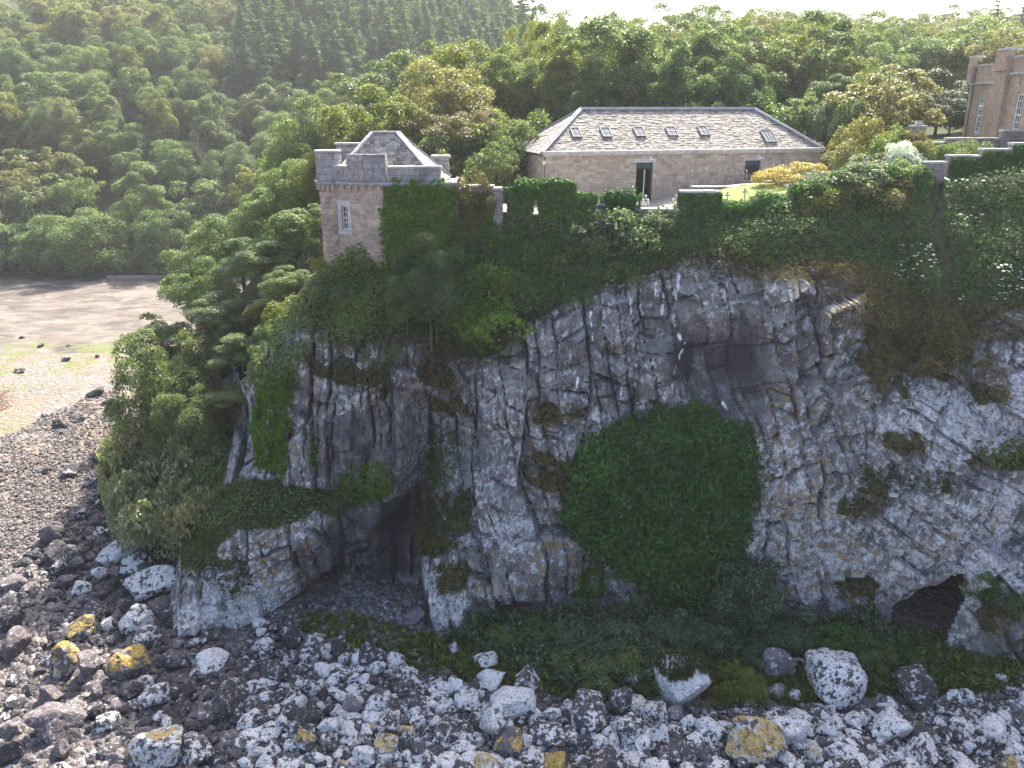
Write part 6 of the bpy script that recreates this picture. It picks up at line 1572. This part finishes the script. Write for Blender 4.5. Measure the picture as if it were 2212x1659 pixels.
# sign
P = at(1354, 414, 61.8); t = thing('sign_board', 'small teal notice board standing left of the open door', 'sign', (P[0], P[1], g1(P[0], P[1])))
M_TEAL = plain('teal_board', (.03, .10, .13), .5, .3, .1)
m2 = MB(); m2.box((-.25, -.02, P[2] - t.location[2] - .25), (.25, .02, P[2] - t.location[2] + .25)); m2.build('board', M_TEAL, t)
for q_, w in ((.13, .19), (.06, .15), (-.04, .17), (-.1, .12)):
    m2 = MB(); m2.box((-.2, -.026, P[2] - t.location[2] + q_), (-.2 + 2 * w, -.021, P[2] - t.location[2] + q_ + .03)); m2.build('text_line', M_WHITE, t)
m2 = MB(); m2.tube([(0, .05, 0), (0, .05, P[2] - t.location[2] + .2)], .03, 6); m2.build('post', M_IRON, t)
for px, py, lb in ((1572, 406, 'small cross-topped path light on the lawn near the coping'), (1610, 398, 'small cross-topped path light where lawn meets path')):
    P = at(px, py + 8, 56.5); P[2] = g1(P[0], P[1]); t = thing('path_light', lb, 'path light', tuple(P)); m2 = MB(); m2.tube([(0, 0, 0), (0, 0, .45)], .03, 6); m2.build('stem', M_IRON, t); m2 = MB(); m2.box((-.2, -.04, .45), (.2, .04, .55)); m2.box((-.06, -.06, .551), (.06, .06, .75)); m2.build('lamp_head', M_LEAD, t)
# garden planting
for px, py, w, h, Y, m, lb in [(1676,388,92,36,59.5,'gorse','rounded bush of yellow flowers on the lawn'),(1738,371,84,34,61.5,'gorse','second yellow flowering bush nearest the building corner'),(1755,390,90,28,59.5,'grey','low lavender-grey bush beside the yellow flowers'),(1800,345,60,30,66,'olive','small bush against the building corner')]:
    P = at(px, py + h * .5, Y); f = Y * CP - (P[2] - CAM_Z) * SP; P[2] = max(P[2], g1(P[0], P[1]))
    o = plant('shrub', P[0], P[1], P[2] - .05, h * f / 1800 * 1.1, w * .5 * f / 1800, m, 'garden'); o['label'] = lb
for px, py, w, h, Y, m in [(1860,300,110,60,64,'olive'),(1835,335,90,50,62,'olive'),(1920,310,110,55,61,'mid'),(1900,352,140,44,59.5,'grey'),(1945,340,90,45,58.5,'white'),(1985,325,70,40,59,'olive'),(2040,330,70,34,58,'mid'),(2090,322,80,30,58.5,'grey'),(1850,378,100,34,56,'olive'),(1960,305,90,36,61,'rust'),(1820,385,80,36,57.5,'olive'),(1920,372,120,40,56,'grey')]:
    P = at(px, py + h * .5, Y); f = Y * CP - (P[2] - CAM_Z) * SP; zg = g1(P[0], P[1])
    WORD['white'] = 'white flowering'
    plant('shrub', P[0], P[1], min(P[2], zg), max(.5, at(px, py - h * .5, Y)[2] - min(P[2], zg)), w * .5 * f / 1800, m, 'garden', group='garden shrubs east of the building')
for poly, dn, lb in [([(2046,368),(2122,366),(2122,412),(2046,410)], 5, 'below the eastern coping'), ([(2063,450),(2122,450),(2122,482),(2063,482)], 6, 'round the bare twigs'), ([(1927,531),(2010,531),(2010,606),(1927,606)], 6, 'west of the earth chute'), ([(2135,574),(2215,574),(2215,642),(2140,642)], 8, 'at the east edge of the bank'), ([(2062,634),(2090,634),(2090,658),(2062,658)], 9, 'at the foot of the earth chute')]:
    cover('umbel_flowers', None, None, poly, dn, .2, 'white', .9, 'stuff', up=2.0, spread=.3, asp=.95, fold=.05)
# sea wall in the corner of the beach
wall_thing('sea_wall', 'low grey sea wall at the far corner of the beach', -72, -58, 146.0, 147.0, -23.4, -21.9, False, M_DARKWALL, cat='wall')
sheet('beach_path', [(-73.5,146.5),(-71.5,146.5),(-66,152),(-58,156),(-58,157),(-67,153.5)], M_PATH, .3, .6)

# ================================================================ PEOPLE
M_SKIN = plain('skin', (.50, .30, .22), .6, .3, .08)
def person(label, loc, rot, shirt, trousers, hair, lean=0.0, bag=False, height=1.66):
    t = thing('person', label, 'person', loc, rot); s = height / 1.70; t.scale = (s, s, s)
    def skin(name, J, E, rad, mat, sub=2):
        me = bpy.data.meshes.new(name); me.from_pydata([tuple(j) for j in J], E, []); me.materials.append(mat)
        o = put(name, me, t); m = o.modifiers.new('skin', 'SKIN'); m.use_smooth_shade = True
        for v, r_ in zip(me.skin_vertices[0].data, rad): v.radius = (r_, r_ * .78) if not isinstance(r_, tuple) else r_
        me.skin_vertices[0].data[0].use_root = True
        u = o.modifiers.new('smooth', 'SUBSURF'); u.levels = sub; u.render_levels = sub
        return o
    J = [(0, 0, .92), (0, 0, 1.12), (0, -.01, 1.34), (0, -.01, 1.45), (0, -.03, 1.53), (0, -.03, 1.62),
         (.10, 0, .86), (.11, -.02, .48), (.11, .02, .09), (.11, -.14, .04), (-.10, 0, .86), (-.11, -.02, .48), (-.11, .02, .09), (-.11, -.14, .04),
         (.19, 0, 1.40), (.25, .02, 1.13), (.20, -.16, .96), (.17, -.23, .93), (-.19, 0, 1.40), (-.25, .02, 1.13), (-.20, -.16, .96), (-.17, -.23, .93)]
    E = [(0, 1), (1, 2), (2, 3), (3, 4), (4, 5), (0, 6), (6, 7), (7, 8), (8, 9), (0, 10), (10, 11), (11, 12), (12, 13), (2, 14), (14, 15), (15, 16), (16, 17), (2, 18), (18, 19), (19, 20), (20, 21)]
    rd = [.14, .125, .15, .06, .075, .085, .085, .06, .045, .04, .085, .06, .045, .04, .055, .042, .032, .035, .055, .042, .032, .035]
    body = skin('body', J, E, rd, M_SKIN)
    skin('shirt', [J[0], J[1], J[2], (0, -.01, 1.42), J[14], J[15], (.22, -.08, 1.04), J[18], J[19], (-.22, -.08, 1.04)], [(0, 1), (1, 2), (2, 3), (2, 4), (4, 5), (5, 6), (2, 7), (7, 8), (8, 9)], [.16, .15, .17, .075, .075, .06, .05, .075, .06, .05], shirt)
    skin('trousers', [(0, 0, .93), J[6], J[7], J[8], J[10], J[11], J[12]], [(0, 1), (1, 2), (2, 3), (0, 4), (4, 5), (5, 6)], [.155, .10, .078, .062, .10, .078, .062], trousers)
    V, F = ICO[3]; k = (V[:, 2] > -.15) | (V[:, 1] > .25); idx_ = -np.ones(len(V), int); idx_[k] = np.arange(k.sum()); Fh = idx_[F]; Fh = Fh[(Fh >= 0).all(1)]
    put('hair', mesh('hair', V[k] * [.098, .112, .118] * (1 + .06 * fbm(V[k][:, 0] * 5, V[k][:, 1] * 5 + V[k][:, 2] * 4, 3, 2))[:, None] + [0, -.012, 1.595], Fh, hair, True), t)
    m2 = MB(); m2.add(V * [.016, .025, .022] + [0, -.112, 1.575], F); m2.build('nose', M_SKIN, t, True)
    for sx_ in (-.034, .034):
        m2 = MB(); m2.add(V[:] * .011 + [sx_, -.098, 1.598], F); m2.build('eye', M_IRON, t, True)
    if bag:
        m2 = MB(); m2.tube([(-.13, -.13, 1.42), (.02, -.175, 1.2), (.17, -.1, .98)], .016, 5); m2.build('bag_strap', M_BLACK, t)
    t.rotation_euler = (lean, 0, rot)
    return t
cl = lambda n, c: plain(n, c, .85, .15, .1)
W_ = cl('white_cotton', (.78, .78, .78)); NV = cl('navy_cloth', (.02, .03, .10)); TN = cl('beige_cloth', (.42, .38, .32)); BL_ = cl('pale_blue_cloth', (.45, .5, .55))
GH = cl('grey_hair', (.42, .38, .34)); BH = cl('brown_hair', (.10, .06, .035)); WH = cl('silver_hair', (.55, .52, .48))
def person_at(px, ytop, Y, h): 
    P = at(px, ytop, Y); return (P[0], Y, P[2] - h)
person('woman with short silver hair in white top and dark bag strap behind the clifftop wall', person_at(1395, 421, 55.6, 1.66), .35, W_, TN, WH, bag=True)
person('grey-haired man in a white shirt behind the low clifftop wall', person_at(1461, 420.5, 55.6, 1.66), -.5, W_, NV, GH)
person('person in pale clothes seen above the hedge among the garden shrubs', person_at(1874, 340, 57, 1.66), .5, BL_, TN, GH)
person('balding man in a navy top bending beside the white flowering shrub', person_at(1917, 338, 57, 1.66), -.9, NV, TN, plain('bald_scalp', (.46, .29, .22), .6), lean=.25)

# ================================================================ LABELS for the many alike things, each told from its neighbours
LAND = {
 'boulder': [('the square turf-capped boulder', 1470, 1482), ('the mustard-topped foreground boulder', 1641, 1614), ('the yellow wedge boulder', 150, 1433), ('the golden-crowned boulder', 290, 1436), ('the rock shelf tip', 380, 1370), ('the pale rock foot by the cave mouth', 960, 1370), ('the cave-mouth cobbles', 760, 1310), ('the driftwood hollow', 1720, 1435), ('the dark eastern sea cave', 2010, 1390), ('the green algae on the sand', 150, 770), ('the bare trees above the shore', 260, 1000), ('the yellow flowering bush', 1600, 1475)],
 'hill': [('the fan-shaped bare tree', 432, 340), ('the sea wall', 300, 615), ('the pine stand', 560, 110), ('the beach sand', 60, 610), ('the stone tower', 700, 330)],
 'pines': [('the stone tower roof', 830, 290), ('the long roof ridge', 1250, 240), ('the fan-shaped bare tree', 432, 340)],
 'flank': [('the narrow tower window', 746, 467), ('the hanging creeper', 585, 900), ('the beach algae', 200, 770), ('the rock shelf', 600, 1150)],
 'plateau': [('the tower roof', 830, 290), ("the roof's west end", 1255, 240), ("the roof's east end", 1629, 240), ('the castle', 2090, 200), ('the yellow flower bushes', 1700, 380)],
 'skyline': [("the roof's west end", 1255, 240), ("the roof's east end", 1629, 240), ('the castle', 2090, 200)],
 'bank': [('the tower window', 746, 467), ('the barred merlon window', 1157, 455), ('the white-haired woman', 1395, 428), ('the lawn', 1620, 415), ('the earth chute', 2020, 480), ('the round ivy column', 1062, 680)],
 'foot': [('the square turf-capped boulder', 1470, 1482), ('the driftwood hollow', 1720, 1435), ('the eastern sea cave', 2010, 1350), ('the pale rock foot by the cave mouth', 960, 1370), ('the big ivy mass', 1430, 1290)],
 'garden': [('the tall pale pier', 1982, 285), ('the balding man', 1917, 345), ('the castle wing', 2090, 200), ('the yellow flower bushes', 1700, 380)],
 'post': [('the open door', 1394, 430), ('the building window', 1626, 365), ('the teal sign', 1354, 414), ('the ivy merlon with pale coping', 1511, 411)]}
ORD = ['', 'second ', 'third ', 'fourth ', 'fifth ', 'sixth ', 'seventh ', 'eighth ', 'ninth ', 'tenth ', 'eleventh ', 'twelfth ', 'thirteenth ', 'fourteenth ', 'fifteenth ', 'sixteenth ', 'seventeenth ', 'eighteenth ', 'nineteenth ', 'twentieth '] + ['twenty-%s ' % x for x in ('first', 'second', 'third', 'fourth', 'fifth', 'sixth', 'seventh', 'eighth', 'ninth')]
DIRS = ['on the castle side of', 'uphill behind', 'on the beach side of', 'on the near side of']
DIRS_B = ['east of', 'inland of', 'west of', 'seaward of']
for cls, items in REG.items():
    bins = {}
    for o, ph, P in items:
        if o.get('label'): continue
        px, py = proj(P); L = min(LAND[cls], key=lambda l: (l[1] - px) ** 2 + (l[2] - py) ** 2)
        dx, dy = px - L[1], py - L[2]
        d = (0 if dx > 0 else 2) if abs(dx) > abs(dy) else (3 if dy > 0 else 1)
        bins.setdefault((ph, L[0], d), []).append((dx * dx + dy * dy, o))
    for (ph, L, d), v in bins.items():
        v.sort(key=lambda a: a[0])
        for k, (_, o) in enumerate(v):
            o['label'] = (('nearest ' if len(v) > 1 and k == 0 else ORD[min(k, 28)]) + ph + ' ' + (DIRS_B if cls in ('boulder', 'foot', 'post', 'garden') else DIRS)[d] + ' ' + L)

# ================================================================ AIR
t = NT('sea_haze'); v = t.n('ShaderNodeVolumePrincipled')
v.inputs['Color'].default_value = (.93, .96, 1.0, 1); v.inputs['Density'].default_value = HAZE; v.inputs['Anisotropy'].default_value = .35
t.l(v.outputs[0], t.out.inputs['Volume'])
mb = MB(); mb.box((-320, -40, -36), (420, 720, 75))
tag(mb.build('haze', t.m), kind='stuff')
